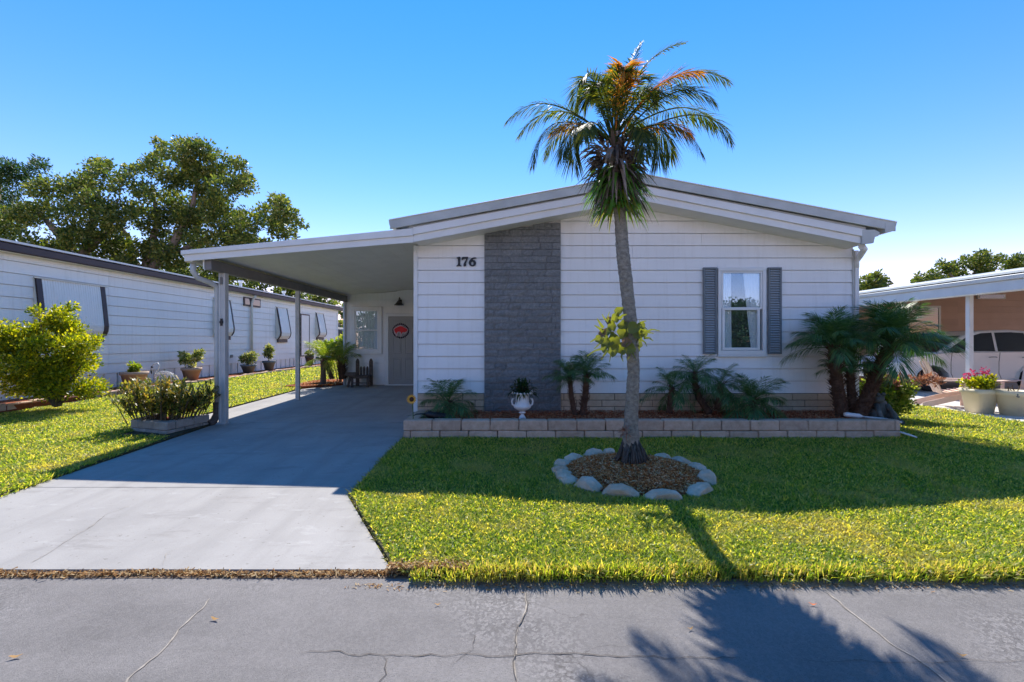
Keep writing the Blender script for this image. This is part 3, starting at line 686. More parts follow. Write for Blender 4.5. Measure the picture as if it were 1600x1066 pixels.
# rustic bench
bench = thing('rustic_bench', 'small weathered wooden bench with tall picket posts beside the door', 'bench', (-4.15, 13.2, slabz(13.2)))
bzz = slabz(13.2)
def picket(x, w, y, z0, z1, name='picket', d=.03):
    m = MB(); m.prism([(x-w/2,z0),(x+w/2,z0),(x+w/2,z1-w*.8),(x+w*.25,z1-w*.2),(x,z1),(x-w*.25,z1-w*.2),(x-w/2,z1-w*.8)], y, y+d); return build(m, name, M['oldwood'], bench, bev=.004)
picket(-4.38, .10, 13.42, bzz, bzz+.78, 'back_post'); picket(-4.00, .10, 13.42, bzz, bzz+.78, 'back_post')
for x in (-4.28, -4.19, -4.10): picket(x, .055, 13.41, bzz+.30, bzz+.56)
def bx(name, *a, mat='oldwood', parent=None, bev=.004):
    m = MB(); m.box(*a); return build(m, name, M[mat], parent or bench, bev=bev)
for y in (13.02, 13.14, 13.26): bx('seat_board', -4.50, -3.95, y, y+.105, bzz+.29, bzz+.32)
bx('rail', -4.44, -3.97, 13.06, 13.09, bzz+.10, bzz+.13); bx('rail', -4.44, -3.97, 13.03, 13.05, bzz+.24, bzz+.29)
bx('leg', -4.01, -3.95, 13.03, 13.08, bzz, bzz+.29); bx('leg', -4.44, -4.38, 13.03, 13.08, bzz, bzz+.29)
m = MB(); m.prism([(-4.56,0+bzz),(-4.50,0+bzz),(-4.44,bzz+.29),(-4.50,bzz+.29)], 13.06, 13.10); build(m, 'leg', M['oldwood'], bench)
m = MB(); m.prism([(-4.60,bzz+.36),(-4.55,bzz+.42),(-4.30,bzz+.42),(-4.26,bzz+.36),(-4.33,bzz+.31),(-4.55,bzz+.31)], 12.98, 13.02); build(m, 'arm', M['oldwood'], bench, bev=.006)
# ================================================================== GARDEN BED IN FRONT OF THE HOUSE
PX0, PX1, PY = -1.53, 5.47, 6.67
bed = thing('garden_bed_wall', 'low wall of tan blocks edging the mulch bed along the house front', 'garden wall', (2, PY, 0))
def rock_block(x0, x1, y0, y1, z0, z1, parent, mat='block', name='block', b=.012):
    m = MB(); j = lambda: random.uniform(-.004, .004)
    vs = [(x+j(), y+j(), z+(j() if z == z1 else 0)) for z in (z0, z1) for x, y in ((x0,y0),(x1,y0),(x1,y1),(x0,y1))]
    m.add(vs, [(3,2,1,0),(4,5,6,7),(0,1,5,4),(1,2,6,5),(2,3,7,6),(3,0,4,7)]); return build(m, name, M[mat], parent, bev=b)
BL = .408
for r_ in range(2):
    zb, zt = ((.106, .252) if r_ == 0 else (-.06, .101)); x = PX0-(.0 if r_ == 0 else .30)
    yo = 0 if r_ == 0 else -.006
    while x < PX1-.02:
        a, b = max(x, PX0), min(x+BL-.009, PX1)
        if b-a > .03: rock_block(a, b, PY+yo, PY+.17, zb, zt, bed)
        x += BL
    y = PY+.175
    while y < WY-.06:
        e = min(y+BL-.009, WY-.04); rock_block(PX0+.0, PX0+.165, y, e, zb, zt, bed); y += BL
    y = PY+.175
    while y < WY+1.6:
        e = y+BL-.009; rock_block(PX1-.17+ (y-PY)*.25, PX1+(y-PY)*.25, y, e, zb-.02, zt-.045, bed); y += BL
mb = MB(); nx, ny = 90, 14
vs = [(PX0+.1+(5.33-PX0)*i/nx, PY+.12+(WY+.02-PY-.12)*j/ny, .185+.03*noise.noise(Vector((i*.5, j*.5, 0)))+.015*j/ny) for j in range(ny+1) for i in range(nx+1)]
mb.add(vs, [(j*(nx+1)+i, j*(nx+1)+i+1, (j+1)*(nx+1)+i+1, (j+1)*(nx+1)+i) for j in range(ny) for i in range(nx)], True)
build(mb, 'mulch_bed', M['mulchbase'], kind='structure')
mb = MB(); mb.prism([(5.35,PY+.2),(5.42,PY+.2),(5.95,WY+1.4),(5.72,WY+1.4),(5.72,WY+.03),(5.35,WY+.03)], -.1, .14, 'z'); build(mb, 'side_bed_soil', M['dirt'], kind='structure')
def chips(name, pts, L, W, mat, flat=.35, kind='stuff'):
    n = len(pts); P = np.array(pts); az = rng.uniform(0, 2*np.pi, n); el = rng.normal(0, flat, n); l = L*rng.uniform(.4, 1.3, n)[:, None]; w_ = W*rng.uniform(.5, 1.3, n)[:, None]
    d = np.stack([np.cos(az)*np.cos(el), np.sin(az)*np.cos(el), np.sin(el)], 1); s = np.stack([-np.sin(az), np.cos(az), rng.normal(0, .5, n)], 1)
    V = np.stack([P-d*l-s*w_*.5, P-d*l*.8+s*w_, P+d*l+s*w_*.6, P+d*l*.8-s*w_], 1).reshape(-1, 3); F = np.arange(4*n).reshape(-1, 4)
    return link(name, np_mesh(name, V, F, M[mat]), kind=kind)
n = 30000; X = rng.uniform(PX0+.17, 5.45, n); Y = rng.uniform(PY+.16, WY-.03, n)
chips('mulch', np.stack([X, Y, .205+.02*rng.random(n)+.012*(Y-PY)], 1), .017, .0034, 'mulchchip')
# corner planter left of the carport
cpl = thing('corner_planter', 'low two course grey block planter at the left carport post', 'planter', (-5.0, 7.0, 0))
def wall_run(p, q, courses, parent, mat, L=.33, th=.14, off=0):
    p = Vector((*p, 0)); q = Vector((*q, 0)); d = (q-p); T = d.length; d.normalize(); nn = Vector((-d.y, d.x, 0))
    for ci, (z0, z1) in enumerate(courses):
        s = -(L*.5 if ci % 2 else 0)-off
        while s < T-.02:
            a, b = max(s, 0), min(s+L-.007, T)
            if b-a > .03:
                m = MB(); j = lambda: random.uniform(-.004, .004)
                c = [p+d*a, p+d*b, p+d*b+nn*th, p+d*a+nn*th]
                m.add([(v.x+j(), v.y+j(), z0) for v in c]+[(v.x+j(), v.y+j(), z1+j()) for v in c], [(3,2,1,0),(4,5,6,7),(0,1,5,4),(1,2,6,5),(2,3,7,6),(3,0,4,7)])
                build(m, 'block', M[mat], parent, bev=.01)
            s += L
wall_run((-5.80, 7.20), (-5.08, 6.95), ((-.06, .05), (.054, .175)), cpl, 'blockgrey')
wall_run((-5.07, 6.95), (-4.93, 7.72), ((-.06, .05), (.054, .175)), cpl, 'blockgrey')
wall_run((-5.90, 7.85), (-5.81, 7.21), ((-.06, .05), (.054, .175)), cpl, 'blockgrey')
mb = MB(); mb.prism([(-5.75,7.25),(-5.15,7.05),(-5.05,7.75),(-5.80,7.85)], -.05, .12, 'z'); build(mb, 'soil', M['mulchbase'], cpl)
# ================================================================== TREE RING
RC = Vector((1.27, 5.00)); RR = .735
ring = thing('stone_tree_ring', 'oval ring of rough pale stones round the mulch at the palm foot', 'stone ring', (RC.x, RC.y, lawnz(1, 4.9)))
def ring_stone(cx, cy, z, w, d, h, rot, seed, tilt=0):
    m = MB(); c, s = math.cos(rot), math.sin(rot); nx_ = 6
    top = []; rnd = random.Random(seed)
    prof = [(-.5,0),(-.46,.45),(-.25,.9),(.05,1.0),(.3,.88),(.47,.5),(.5,0)]
    vs = []; rows = (( -.5, .78), (-.2, 1.0), (.22, .92), (.5, .6))
    for (v, hs) in rows:
        for (u, hh) in prof:
            lx_ = u*w*(1+.08*rnd.uniform(-1, 1))*(1 if abs(v) < .4 else .93); ly = v*d+.02*rnd.uniform(-1, 1)+tilt*hh; lz = hh*h*hs*(1+.1*rnd.uniform(-1, 1))-.03
            vs.append((cx+lx_*c-ly*s, cy+lx_*s+ly*c, z+lz))
    n_ = len(prof); fs = []
    for r__ in range(3):
        for i in range(n_-1): a = r__*n_+i; fs.append((a, a+1, a+n_+1, a+n_))
    fs.append(tuple(range(n_-1, -1, -1))); fs.append(tuple(3*n_+i for i in range(n_)))
    m.add(vs, fs, False); o = build(m, 'stone', M['ringstone'], ring, bev=.008); return o
stones = [(178,.17),(160,.20),(138,.24),(112,.25),(75,.24),(48,.22),(30,.26),(8,.24),(-22,.27),(-52,.33),(-84,.34),(-113,.35),(-138,.29),(-158,.22),(-171,.18),(97,.16)]
for i, (a, w_) in enumerate(stones):
    A = R(a); r2 = RR*random.uniform(.97, 1.04)
    x, y = RC.x+r2*math.cos(A), RC.y+r2*math.sin(A)
    ring_stone(x, y, lawnz(x, y), w_, .17, random.uniform(.115, .15) if a < 0 else .12, A-R(90) if a > 0 else A+R(90), i)
mb = MB(); rr = [0, .2, .4, .6, RR+.02]; zz_ = [.14, .13, .11, .08, .03]; vs = [(RC.x, RC.y, lawnz(1, RC.y)+.10)]
for q, z_ in zip(rr[1:], zz_[1:]):
    for k_ in range(32): a = 2*math.pi*k_/32; vs.append((RC.x+q*math.cos(a), RC.y+q*math.sin(a), lawnz(1, RC.y)+z_-.03+.02*noise.noise(Vector((q*5, a*2, 3)))))
fs = [(0, 1+k_, 1+(k_+1) % 32) for k_ in range(32)]+[(1+j*32+k_, 1+(j+1)*32+k_, 1+(j+1)*32+(k_+1) % 32, 1+j*32+(k_+1) % 32) for j in range(3) for k_ in range(32)]
mb.add(vs, fs, True); build(mb, 'mulch_mound', M['mulchbase'], kind='structure')
n = 22000; q = RR*np.sqrt(rng.random(n)); a = rng.uniform(0, 2*np.pi, n)
chips('mulch', np.stack([RC.x+q*np.cos(a), RC.y+q*np.sin(a), lawnz(1, RC.y)+np.interp(q, rr, zz_)-.022+.02*rng.random(n)], 1), .018, .0030, 'mulchpale')
# ================================================================== LEFT NEIGHBOUR
NX = -10.4; NG = .13; N0, N1 = 3.5, 28.2
nb = thing('manufactured_home', 'long white neighbouring home with dark brown eave and clamshell awnings', 'house', (NX, 16, NG))
mb = MB(); mb.box(NX-7, NX-.03, N0, N1, 0, 3.2); build(mb, 'wall', M['siding2'], nb)
z = .54
while z < 3.2:
    pts = [(NX-.01, z), (NX+.018, z), (NX+.002, min(z+.240, 3.22)), (NX-.01, min(z+.240, 3.22))]
    for (a, b) in ((N0, 12.2), (12.204, 20.3), (20.304, N1)):
        m = MB(); m.prism(pts, a, b); build(m, 'siding_board', M['siding2'], nb)
    z += .25
sk = MB(); sk.prism([(NX-.02, 0), (NX-.005, 0), (NX+.004, .03), (NX+.004, .33), (NX-.005, .36), (NX-.02, .36)], NG-.03, .535, 'z')
skm = sk.mesh('skirt_panel', M['siding2'])
for i in range(58): link('skirt_panel', skm, nb, loc=(-NX, N0+.2+i*.42-16, -NG))
# roof
m = MB(); m.prism([(NX+.20, 3.18), (NX+.23, 3.20), (NX+.23, 3.34), (NX+.20, 3.37)], N0-.2, N1+.35); build(m, 'fascia', M['brownpaint'], nb, bev=.005)
m = MB(); m.prism([(NX+.225, 3.372), (NX+.245, 3.372), (NX+.245, 3.415), (NX-3.4, 3.95), (NX-7.4, 3.42), (NX-7.4, 3.37), (NX-3.4, 3.9)], N0-.2, N1+.38); build(m, 'roof', M['trim'], nb)
m = MB(); m.prism([(NX+.02, 3.185), (NX+.198, 3.185), (NX+.198, 3.21), (NX+.02, 3.21)], N0, N1+.3); build(m, 'soffit', M['soffit'], nb)
m = MB(); m.box(NX-.02, NX+.035, N1-.09, N1+.04, .15, 3.18); build(m, 'corner_trim', M['trim'], nb)
for (y, h) in ((18.5, .26), (22.0, .22)):
    zb = 3.47; m = MB(); m.tube([(NX-.2, y, zb-.1), (NX-.2, y, zb+h-.08)], .055, 10); m.tube([(NX-.2, y, zb+h-.08), (NX-.2, y, zb+h)], [.09, .10], 10); build(m, 'roof_vent', M['trim'], nb)
def awning(y0, y1, zt, zb, panel_mat='siding2', out=.26):
    # curved clamshell: profile in x-z, panel between two brown channels
    H = zt-zb; prof = []
    for i in range(11):
        f = i/10; zq = zt-H*f
        xq = .03+out*min(1, f/.82)**.9 if f < .82 else .03+out-(out*.62)*(((f-.82)/.18)**1.8)
        prof.append((NX+xq, zq))
    inner = [(p[0]-.012, p[1]) for p in reversed(prof)]
    a = MB(); nr = max(6, int((y1-y0)/.07)); 
    for i in range(nr):
        ya = y0+.10+(y1-y0-.2)*i/nr; yb = y0+.10+(y1-y0-.2)*(i+1)/nr-.016
        a.prism(prof+inner, ya, yb)
    a.prism([(p[0]-.004, p[1]) for p in prof]+[(p[0]-.010, p[1]) for p in reversed(prof)], y0+.1, y1-.1)
    aw = build(a, 'awning', M['siding2'], nb)
    w_ = .035 if y1-y0 < 1.3 else .075
    for yc in (y0+.1, y1-.1-w_*0):
        c = MB(); c.prism([(p[0]+.014, p[1]) for p in prof]+[(p[0]-.02, p[1]) for p in reversed(prof)], yc-w_, yc+w_*.6); build(c, 'channel', M['brownpaint'], aw)
    for ye in (y0, y1-.02):
        c = MB(); c.prism([(NX+.012, zt)]+[(p[0]-.02, p[1]) for p in prof]+[(NX+.012, zb)], ye, ye+.02); build(c, 'side_wing', M['cream'], aw)
    c = MB(); c.box(NX+.02, NX+.06, y0-.02, y1+.02, zt, zt+.03); build(c, 'header', M['cream'], aw)
    c = MB(); c.box(NX+.018, NX+.08, y0+.12, y1-.12, zb-.15, zb-.01); build(c, 'window_sill', M['brownpaint'], aw)
    return aw
awning(10.28, 12.10, 2.74, 1.50, out=.11)
awning(16.45, 17.5, 2.86, 1.56, out=.17); awning(20.8, 21.9, 2.86, 1.46, out=.20); awning(25.0, 26.1, 2.86, 1.58, out=.20)
m = MB(); m.box(NX+.01, NX+.05, 18.3, 19.5, 2.74, 3.08); v = build(m, 'window', M['brownpaint'], nb)
m = MB(); m.box(NX+.051, NX+.056, 18.36, 18.84, 2.80, 3.03); m.box(NX+.051, NX+.056, 18.92, 19.44, 2.80, 3.03); build(m, 'pane', M['darkglass'], v)
m = MB(); m.tube([(NX+.20, 18.85, 3.18), (NX+.12, 18.83, 3.05), (NX+.07, 18.8, 2.9), (NX+.07, 18.8, .55)], .045, 8); build(m, 'downspout', M['cream'], nb)
m = MB(); 
m.box(NX+.01, NX+.045, 23.25, 24.25, .60, .66); m.box(NX+.01, NX+.045, 23.25, 24.25, 2.66, 2.72); m.box(NX+.01, NX+.045, 23.25, 23.31, .66, 2.66); m.box(NX+.01, NX+.045, 24.19, 24.25, .66, 2.66)
dd = build(m, 'door_frame', M['brownpaint'], nb)
m = MB(); m.box(NX+.015, NX+.035, 23.312, 24.188, .662, 2.658); build(m, 'door', M['trim'], dd)
m = MB(); m.box(NX+.018, NX+.04, 17.45, 17.6, .76, .86); build(m, 'vent', M['beam'], nb, bev=.004)
# bed edging of bricks along the wall
edge = thing('brick_edging', 'wavy line of small bricks edging the bed along the neighbouring home', 'edging', (-9.4, 14, NG))
y = 6.2; k = 0
while y < 27:
    xx = -9.42+.10*math.sin(y*.55)+.04*math.sin(y*1.7); a = .10*.55*math.cos(y*.55)
    L = random.uniform(.22, .30); m = MB(); m.box(-.055, .055, -L/2, L/2, -.06, random.uniform(.055, .085)); 
    o = link('brick', m.mesh('brick', M['block']), edge, loc=(xx+9.4, y+L/2-14, 0), rot=(random.uniform(-.06,.06), random.uniform(-.08,.08), -math.atan(a)+random.uniform(-.08,.08))); bevel(o, .01)
    y += L+.015; k += 1
mb = MB(); mb.box(NX, -9.44, 5.5, N1, -.1, NG+.03); build(mb, 'wall_bed_soil', M['mulchbase'], kind='structure')
# ================================================================== LEAVES, SHRUBS, POTS
def leaf_cloud(name, centers, radii, count, L, W, mat, parent=None, up=.3, shell=.55, kind='stuff', fold=.25, label=None, squash=.85):
    """many leaf faces spread through the volumes of clumps"""
    cs = np.array([tuple(c) for c in centers], float); rs = np.array(radii, float)
    wgt = rs**2/np.sum(rs**2); idx = rng.choice(len(cs), count, p=wgt)
    d = rng.normal(size=(count, 3)); d /= np.linalg.norm(d, axis=1)[:, None]
    q = (shell+(1-shell)*rng.random(count))**(1.0)*(1+.18*rng.normal(size=count))
    P = cs[idx]+d*(rs[idx]*q)[:, None]*np.array([1, 1, squash])
    dr = d+rng.normal(0, .75, (count, 3))+np.array([0, 0, up]); dr /= np.linalg.norm(dr, axis=1)[:, None]
    sd_ = np.cross(dr, rng.normal(size=(count, 3))); sd_ /= np.linalg.norm(sd_, axis=1)[:, None]+1e-9
    nr = np.cross(dr, sd_); l = (L*rng.uniform(.55, 1.35, count))[:, None]; w_ = (W*rng.uniform(.6, 1.3, count))[:, None]
    V = np.stack([P, P+dr*l*.5+sd_*w_+nr*w_*fold, P+dr*l, P+dr*l*.5-sd_*w_+nr*w_*fold], 1).reshape(-1, 3)
    F = (np.arange(count)[:, None]*4+np.array([[0, 1, 2, 0, 2, 3]])).reshape(-1, 3)
    me = np_mesh(name, V, F, M[mat]); return link(name, me, parent, kind, label)
def stems(name, base, tips, r0, r1, mat, parent, wob=.1):
    mb = MB()
    for i, t_ in enumerate(tips):
        b = Vector(base)+Vector((random.uniform(-.05,.05), random.uniform(-.05,.05), 0)); t_ = Vector(t_); pts = []
        for k in range(6):
            f = k/5; pts.append(b.lerp(t_, f)+Vector((noise.noise((f*3, i, 0)), noise.noise((f*3, i, 9)), 0))*wob*math.sin(f*math.pi)+Vector((0, 0, .12*math.sin(f*math.pi)*(t_-b).length)))
        mb.tube(pts, [r0*(1-.2*k)+r1 for k in range(5)]+[r1*.5], 6, cap=False)
    return build(mb, name, mat if not isinstance(mat, str) else M[mat], parent)
def rand_clumps(c, r, n, rc, flat=1.0, seed=None):
    out = []; rad = []
    for i in range(n):
        d = Vector((random.gauss(0,1), random.gauss(0,1), random.gauss(0,1))).normalized()*random.uniform(.35, 1)**.6
        out.append((c[0]+d.x*r[0], c[1]+d.y*r[1], c[2]+d.z*r[2])); rad.append(rc*random.uniform(.7, 1.25))
    return out, rad
# big yellow green shrub at the left edge
sh = thing('leafy_shrub', 'large round yellow green shrub in front of the brown trimmed awning at the left edge', 'shrub', (-8.9, 9.1, .13))
c, r = rand_clumps((-9.0, 9.1, 1.18), (.78, .6, .66), 40, .26)
c += [(-9.6+.25*i, 9.0+.2*random.uniform(-1,1), .42+.1*random.random()) for i in range(7)]; r += [.25]*7
c += [(-8.35,9.0,2.02),(-9.05,9.0,1.95),(-8.6,9.0,1.9),(-8.15,9.1,1.0),(-8.1,9.1,1.35)]; r += [.11,.12,.18,.2,.2]
leaf_cloud('foliage', c, r, 26000, .066, .018, 'shrub', sh, shell=.3)
stems('branches', (-8.75,9.1,.12), [p for p in c[::2]], .022, .006, 'stem', sh)
# strap leaved shrub in the corner planter
cr = thing('strap_leaf_shrub', 'bushy shrub of narrow upright yellow and dark green leaves in the grey block planter', 'shrub', (-5.25, 7.2, .2))
tips = []
for i in range(95):
    x, y = random.uniform(-6.15, -4.78), random.uniform(7.0, 7.95)
    tips.append((x, y, .40+random.random()*.45*(1-abs(x+5.4)*.5)))
mbs = MB()
base_of = lambda t_: Vector((-5.42+(t_[0]+5.42)*.62, 7.42+(t_[1]-7.42)*.7, .1))
for t_ in tips: mbs.tube([base_of(t_), base_of(t_).lerp(Vector(t_), .5)+Vector((0,0,.05)), Vector(t_)], [.009,.006,.003], 5, False)
build(mbs, 'stems', M['stem'], cr, kind='stuff')
V = []; F = []
def strap(V, F, p, d, L, W, droop, nseg=3, up=Vector((0,0,1))):
    p = Vector(p); d = Vector(d).normalized(); s = d.cross(up); s = s.normalized() if s.length > .01 else Vector((1,0,0)); o = len(V)
    for i in range(nseg+1):
        f = i/nseg; w_ = W*(math.sin(math.pi*(.12+.88*f)**.8) if f < 1 else .02); q = p+d*L*f+Vector((0,0,-droop*L*f*f))
        V += [q-s*w_, q+s*w_]
        if i: F.append((o+2*i-2, o+2*i-1, o+2*i+1, o+2*i))
for t_ in tips:
    for k in range(40):
        f = random.uniform(.2, 1.02); b = base_of(t_).lerp(Vector(t_), f); b.x += random.uniform(-.04,.04); b.y += random.uniform(-.04,.04); b.z += .07*math.sin(f*math.pi)
        a = random.uniform(0, 6.28); e = random.uniform(.1, 1.3)
        strap(V, F, b, (math.cos(a)*math.cos(e), math.sin(a)*math.cos(e), math.sin(e)), random.uniform(.08, .17), .013, random.uniform(.0, .5))
mb = MB(); mb.add(V, F); build(mb, 'foliage', M['croton'], cr, kind='stuff')
def hosepot(): pass
# pots along the neighbouring wall
def pot_mesh(r0, r1, h, lip=.03, sq=0, n=24):
    m = MB(); m.lathe([(0,0),(r0,0),(r0+(r1-r0)*.9,h*.80),(r1-.005,h*.80),(r1+lip*.6,h*.82),(r1+lip*.7,h),(r1-.01,h),(r1-.03,h-.05),(0,h-.05)], 0, 0, n, sq=sq); return m
def plant_pot(name, label, x, y, zb, r0, r1, h, pmat, leafkey, pc, group, nclump=8, spread=.16, tall=.22, L=.10, W=.025, cnt=420, sq=0, cat='potted plant'):
    t = thing(name, label, cat, (x, y, zb), group)
    link('pot', pot_mesh(r0, r1, h, sq=sq).mesh('pot', M[pmat]), t, loc=(0,0,0))
    m = MB(); m.lathe([(0, h-.03), (r1-.02, h-.035)], 0, 0, 16); link('soil', m.mesh('soil', M['mulchbase']), t, loc=(0,0,0))
    c, r = rand_clumps((x, y, zb+h+tall*.5), (spread, spread*.8, tall*.5), nclump, spread*.45)
    for q in pc: c.append((x+q[0], y+q[1], zb+h+q[2])); r.append(q[3])
    leaf_cloud('foliage', c, r, cnt, L, W, leafkey, t, shell=.2)
    stems('stems', (x, y, zb+h-.05), [c[i] for i in range(0, len(c), 2)], .006, .003, 'stem', t, .02)
    return t
G1 = 'potted plants along the neighbouring wall'
plant_pot('flower_pot', 'wide terracotta tub with a small green plant, nearest along the neighbouring wall', -9.85, 12.35, .15, .20, .29, .42, 'terracotta', 'lime', [(0,0,.12,.1)], G1, 4, .12, .14, cnt=260)
plant_pot('flower_pot', 'terracotta tub with a tall two sided variegated plant, just left of the front carport post', -9.85, 14.55, .15, .16, .26, .40, 'terracotta', 'variegated', [(-.20,0,.26,.15),(-.25,0,.40,.1),(.16,0,.32,.16),(.25,0,.45,.12)], G1, 6, .16, .3, cnt=800)
plant_pot('flower_pot', 'squat grey pot with a bushy variegated plant beside the neighbouring downspout', -9.85, 17.7, .15, .15, .25, .34, 'greypot', 'variegated', [(.1,0,.3,.2),(-.12,0,.25,.14)], G1, 7, .24, .46, cnt=900)
plant_pot('flower_pot', 'grey pot with a narrow upright variegated plant', -9.85, 19.2, .15, .14, .23, .42, 'greypot', 'variegated', [(0,0,.5,.14),(-.05,0,.3,.16)], G1, 6, .16, .6, cnt=800)
plant_pot('flower_pot', 'brown pot with a pale plant, seen right of the rear carport post', -9.75, 22.8, .15, .12, .19, .5, 'oldwood', 'variegated', [(0,0,.1,.14)], G1, 5, .2, .25, cnt=400)
# wire swan
sw = thing('wire_swan', 'white wire garden swan with curved neck and dark beak beside the terracotta tubs', 'garden ornament', (-9.75, 13.1, .15))
m = MB(); bx_, by_ = -9.70, 13.1
m.tube([(bx_-.28,by_,.55),(bx_-.26,by_,.66),(bx_-.20,by_,.74),(bx_-.10,by_,.76),(bx_-.05,by_,.68),(bx_-.09,by_,.58),(bx_-.18,by_,.48),(bx_-.20,by_,.36),(bx_-.12,by_,.26)], .016, 6)
build(m, 'neck', M['trim'], sw)
m = MB(); m.tube([(bx_-.28,by_,.56),(bx_-.275,by_,.50),(bx_-.26,by_,.45)], [.022,.018,.004], 6); m.blob((bx_-.26,by_,.65), .03, 3); build(m, 'beak', M['black'], sw)
m = MB()
for i in range(9):
    f = (i-4)/4; yy = by_+f*.16; rr_ = .25*math.sqrt(max(.05, 1-f*f*.9))
    m.tube([(bx_+.08+rr_*math.cos(a), yy, .36+rr_*.72*math.sin(a)) for a in np.linspace(-.3, 3.4, 10)], .006, 5)
for zq in (.26,.36,.46):
    m.tube([(bx_+.08+.25*math.cos(a), by_+.15*math.sin(a), zq) for a in np.linspace(0, 6.28, 14)], .006, 5)
build(m, 'body', M['trim'], sw)
# ================================================================== RIGHT NEIGHBOUR
rc_ = thing('neighbour_carport', 'white metal carport roof with weathered top over the white car', 'carport', (12, 11, 0))
EX = 10.0; zf = lambda x: 2.50+(x-EX)*.085
for i in range(18):
    a = EX+.12+i*.6
    m = MB(); m.prism([(a, zf(a)), (a+.595, zf(a+.595)), (a+.595, zf(a+.595)+.05), (a, zf(a)+.05)], 4.0, 15.9); build(m, 'roof_pan', M['roofwhite'], rc_)
m = MB(); m.prism([(EX-.02,2.39),(EX,2.365),(EX+.11,2.365),(EX+.11,2.595),(EX-.02,2.595)], 3.95, 15.95); build(m, 'fascia_board', M['trim'], rc_, bev=.004)
m = MB(); m.prism([(EX-.06,2.60),(EX-.04,2.60),(EX+.11,2.60),(EX+.11,2.72),(EX-.06,2.69)], 3.9, 16.0); build(m, 'gutter', M['roofwhite'], rc_, bev=.006)
m = MB(); m.prism([(EX,2.725),(EX+.35,2.79),(EX+.35,2.86),(EX+.02,2.78)], 3.9, 16.0); build(m, 'roof_edge', M['fasciagrey'], rc_, bev=.004)
m = MB(); m.prism([(EX+.35,2.80),(EX+9,3.5),(EX+9,3.55),(EX+.35,2.86)], 3.9, 16.0); build(m, 'roof_cover', M['roofwhite'], rc_)
for y in (7.4, 10.55, 13.1):
    m = MB(); m.box(10.19, 10.29, y, y+.1, 0, 2.50); build(m, 'post', M['trim'], rc_, bev=.008)
slab([(8.5,4),(26,4),(26,15.5),(8.5,15.5)], 'neighbour_slab', 'concrete2', None, .2, lambda y: 0, 0)['kind'] = 'structure'
rh = thing('brown_house', 'tan brown sided wall of the house behind the white car', 'house', (16, 15.5, 0))
m = MB(); m.prism([(10.15,0),(27,0),(27,zf(27)+.02),(10.15,zf(10.15)+.02)], 15.53, 24); build(m, 'wall', M['wallbrown'], rh)
z = .1
while z < 3.5:
    for (a, b) in ((10.15, 14.6), (14.603, 19.3), (19.303, 24)):
        if z+.1 > zf(a): a = max(a, EX+(z+.1-2.5)/.085)
        if b-a < .1: continue
        cuts = [(12.9, 14.0)] if (z+.2 > 1.36 and z < 2.5) else []
        x = a
        for c0, c1 in cuts:
            if a < c0 < b: board(a, c0-.002, z, rh, 15.52, .014, .2, 'wallbrown'); x = c1+.002
        board(x, b, z, rh, 15.52, .014, .2, 'wallbrown')
    z += .2
wr = frame(12.9, 14.0, 1.35, 2.52, 15.5, .07, 'window', rh, 'cream')
m = MB(); m.box(12.97, 13.93, 15.47, 15.48, 1.42, 2.45); build(m, 'pane', M['darkglass'], wr)
m = MB(); m.box(15.2, 16.1, 15.44, 15.5, 2.74, 2.90); vv = build(m, 'vent_window', M['cream'], rh); m = MB(); m.box(15.25, 16.05, 15.432, 15.442, 2.77, 2.87); build(m, 'pane', M['darkglass'], vv)
# storage box and bin by the brown wall
t = thing('storage_box', 'dark brown box standing on the slab under the neighbour carport', 'box', (10.6, 13.6, 0))
m = MB(); m.box(10.3, 10.95, 13.4, 13.9, .02, .72); build(m, 'box_body', M['brownpaint'], t, bev=.02); m = MB(); m.box(10.27, 10.98, 13.37, 13.93, .725, .77); build(m, 'lid', M['brownpaint'], t, bev=.01)
t = thing('grey_bin', 'round grey bin beside the dark brown box', 'bin', (11.3, 13.5, 0))
m = MB(); m.lathe([(0,0),(.19,0),(.23,.62),(.245,.63),(.245,.66),(.22,.66),(.2,.6),(0,.6)], 11.28, 13.5, 20); build(m, 'bin_body', M['greypot'], t)
# the white car, side on, nose to the left
car = thing('parked_car', 'white sport utility car parked side on under the neighbour carport', 'car', (13.6, 13.3, 0))
CX = 10.40; CY0, CY1 = 12.75, 14.6
def carprof(): return [(.05,.32),(.02,.55),(.08,.78),(.30,.92),(1.05,1.02),(1.35,1.06),(4.55,1.10),(4.62,.85),(4.60,.42),(4.45,.30),(4.20,.28),(4.14,.52),(3.96,.68),(3.72,.74),(3.48,.68),(3.30,.52),(3.24,.28),(1.42,.26),(1.36,.50),(1.18,.66),(.94,.72),(.70,.66),(.52,.50),(.46,.28)]
m = MB(); pr = carprof(); n = len(pr); layers = [(CY0+.06,.985),(CY0,1.0),(CY0+.02,1.0),(CY1-.02,1.0),(CY1,1.0),(CY1-.06,.985)]
ctr = Vector((2.3, .65)); vs = []
for (y, s_) in ((CY0+.07,.97),(CY0+.01,.995),(CY0,1.0),(CY1,1.0),(CY1-.01,.995),(CY1-.07,.97)):
    for p in pr: vs.append((CX+ctr.x+(p[0]-ctr.x)*s_, y, ctr.y+(p[1]-ctr.y)*(s_ if p[1] > .75 else 1)))
fs = [tuple(range(n))]+[tuple(5*n+i for i in range(n-1, -1, -1))]
fs += [(l*n+i, (l+1)*n+i, (l+1)*n+(i+1) % n, l*n+(i+1) % n) for l in range(5) for i in range(n)]
m.add(vs, fs); bodyo = build(m, 'body', M['carpaint'], car, bev=.012)
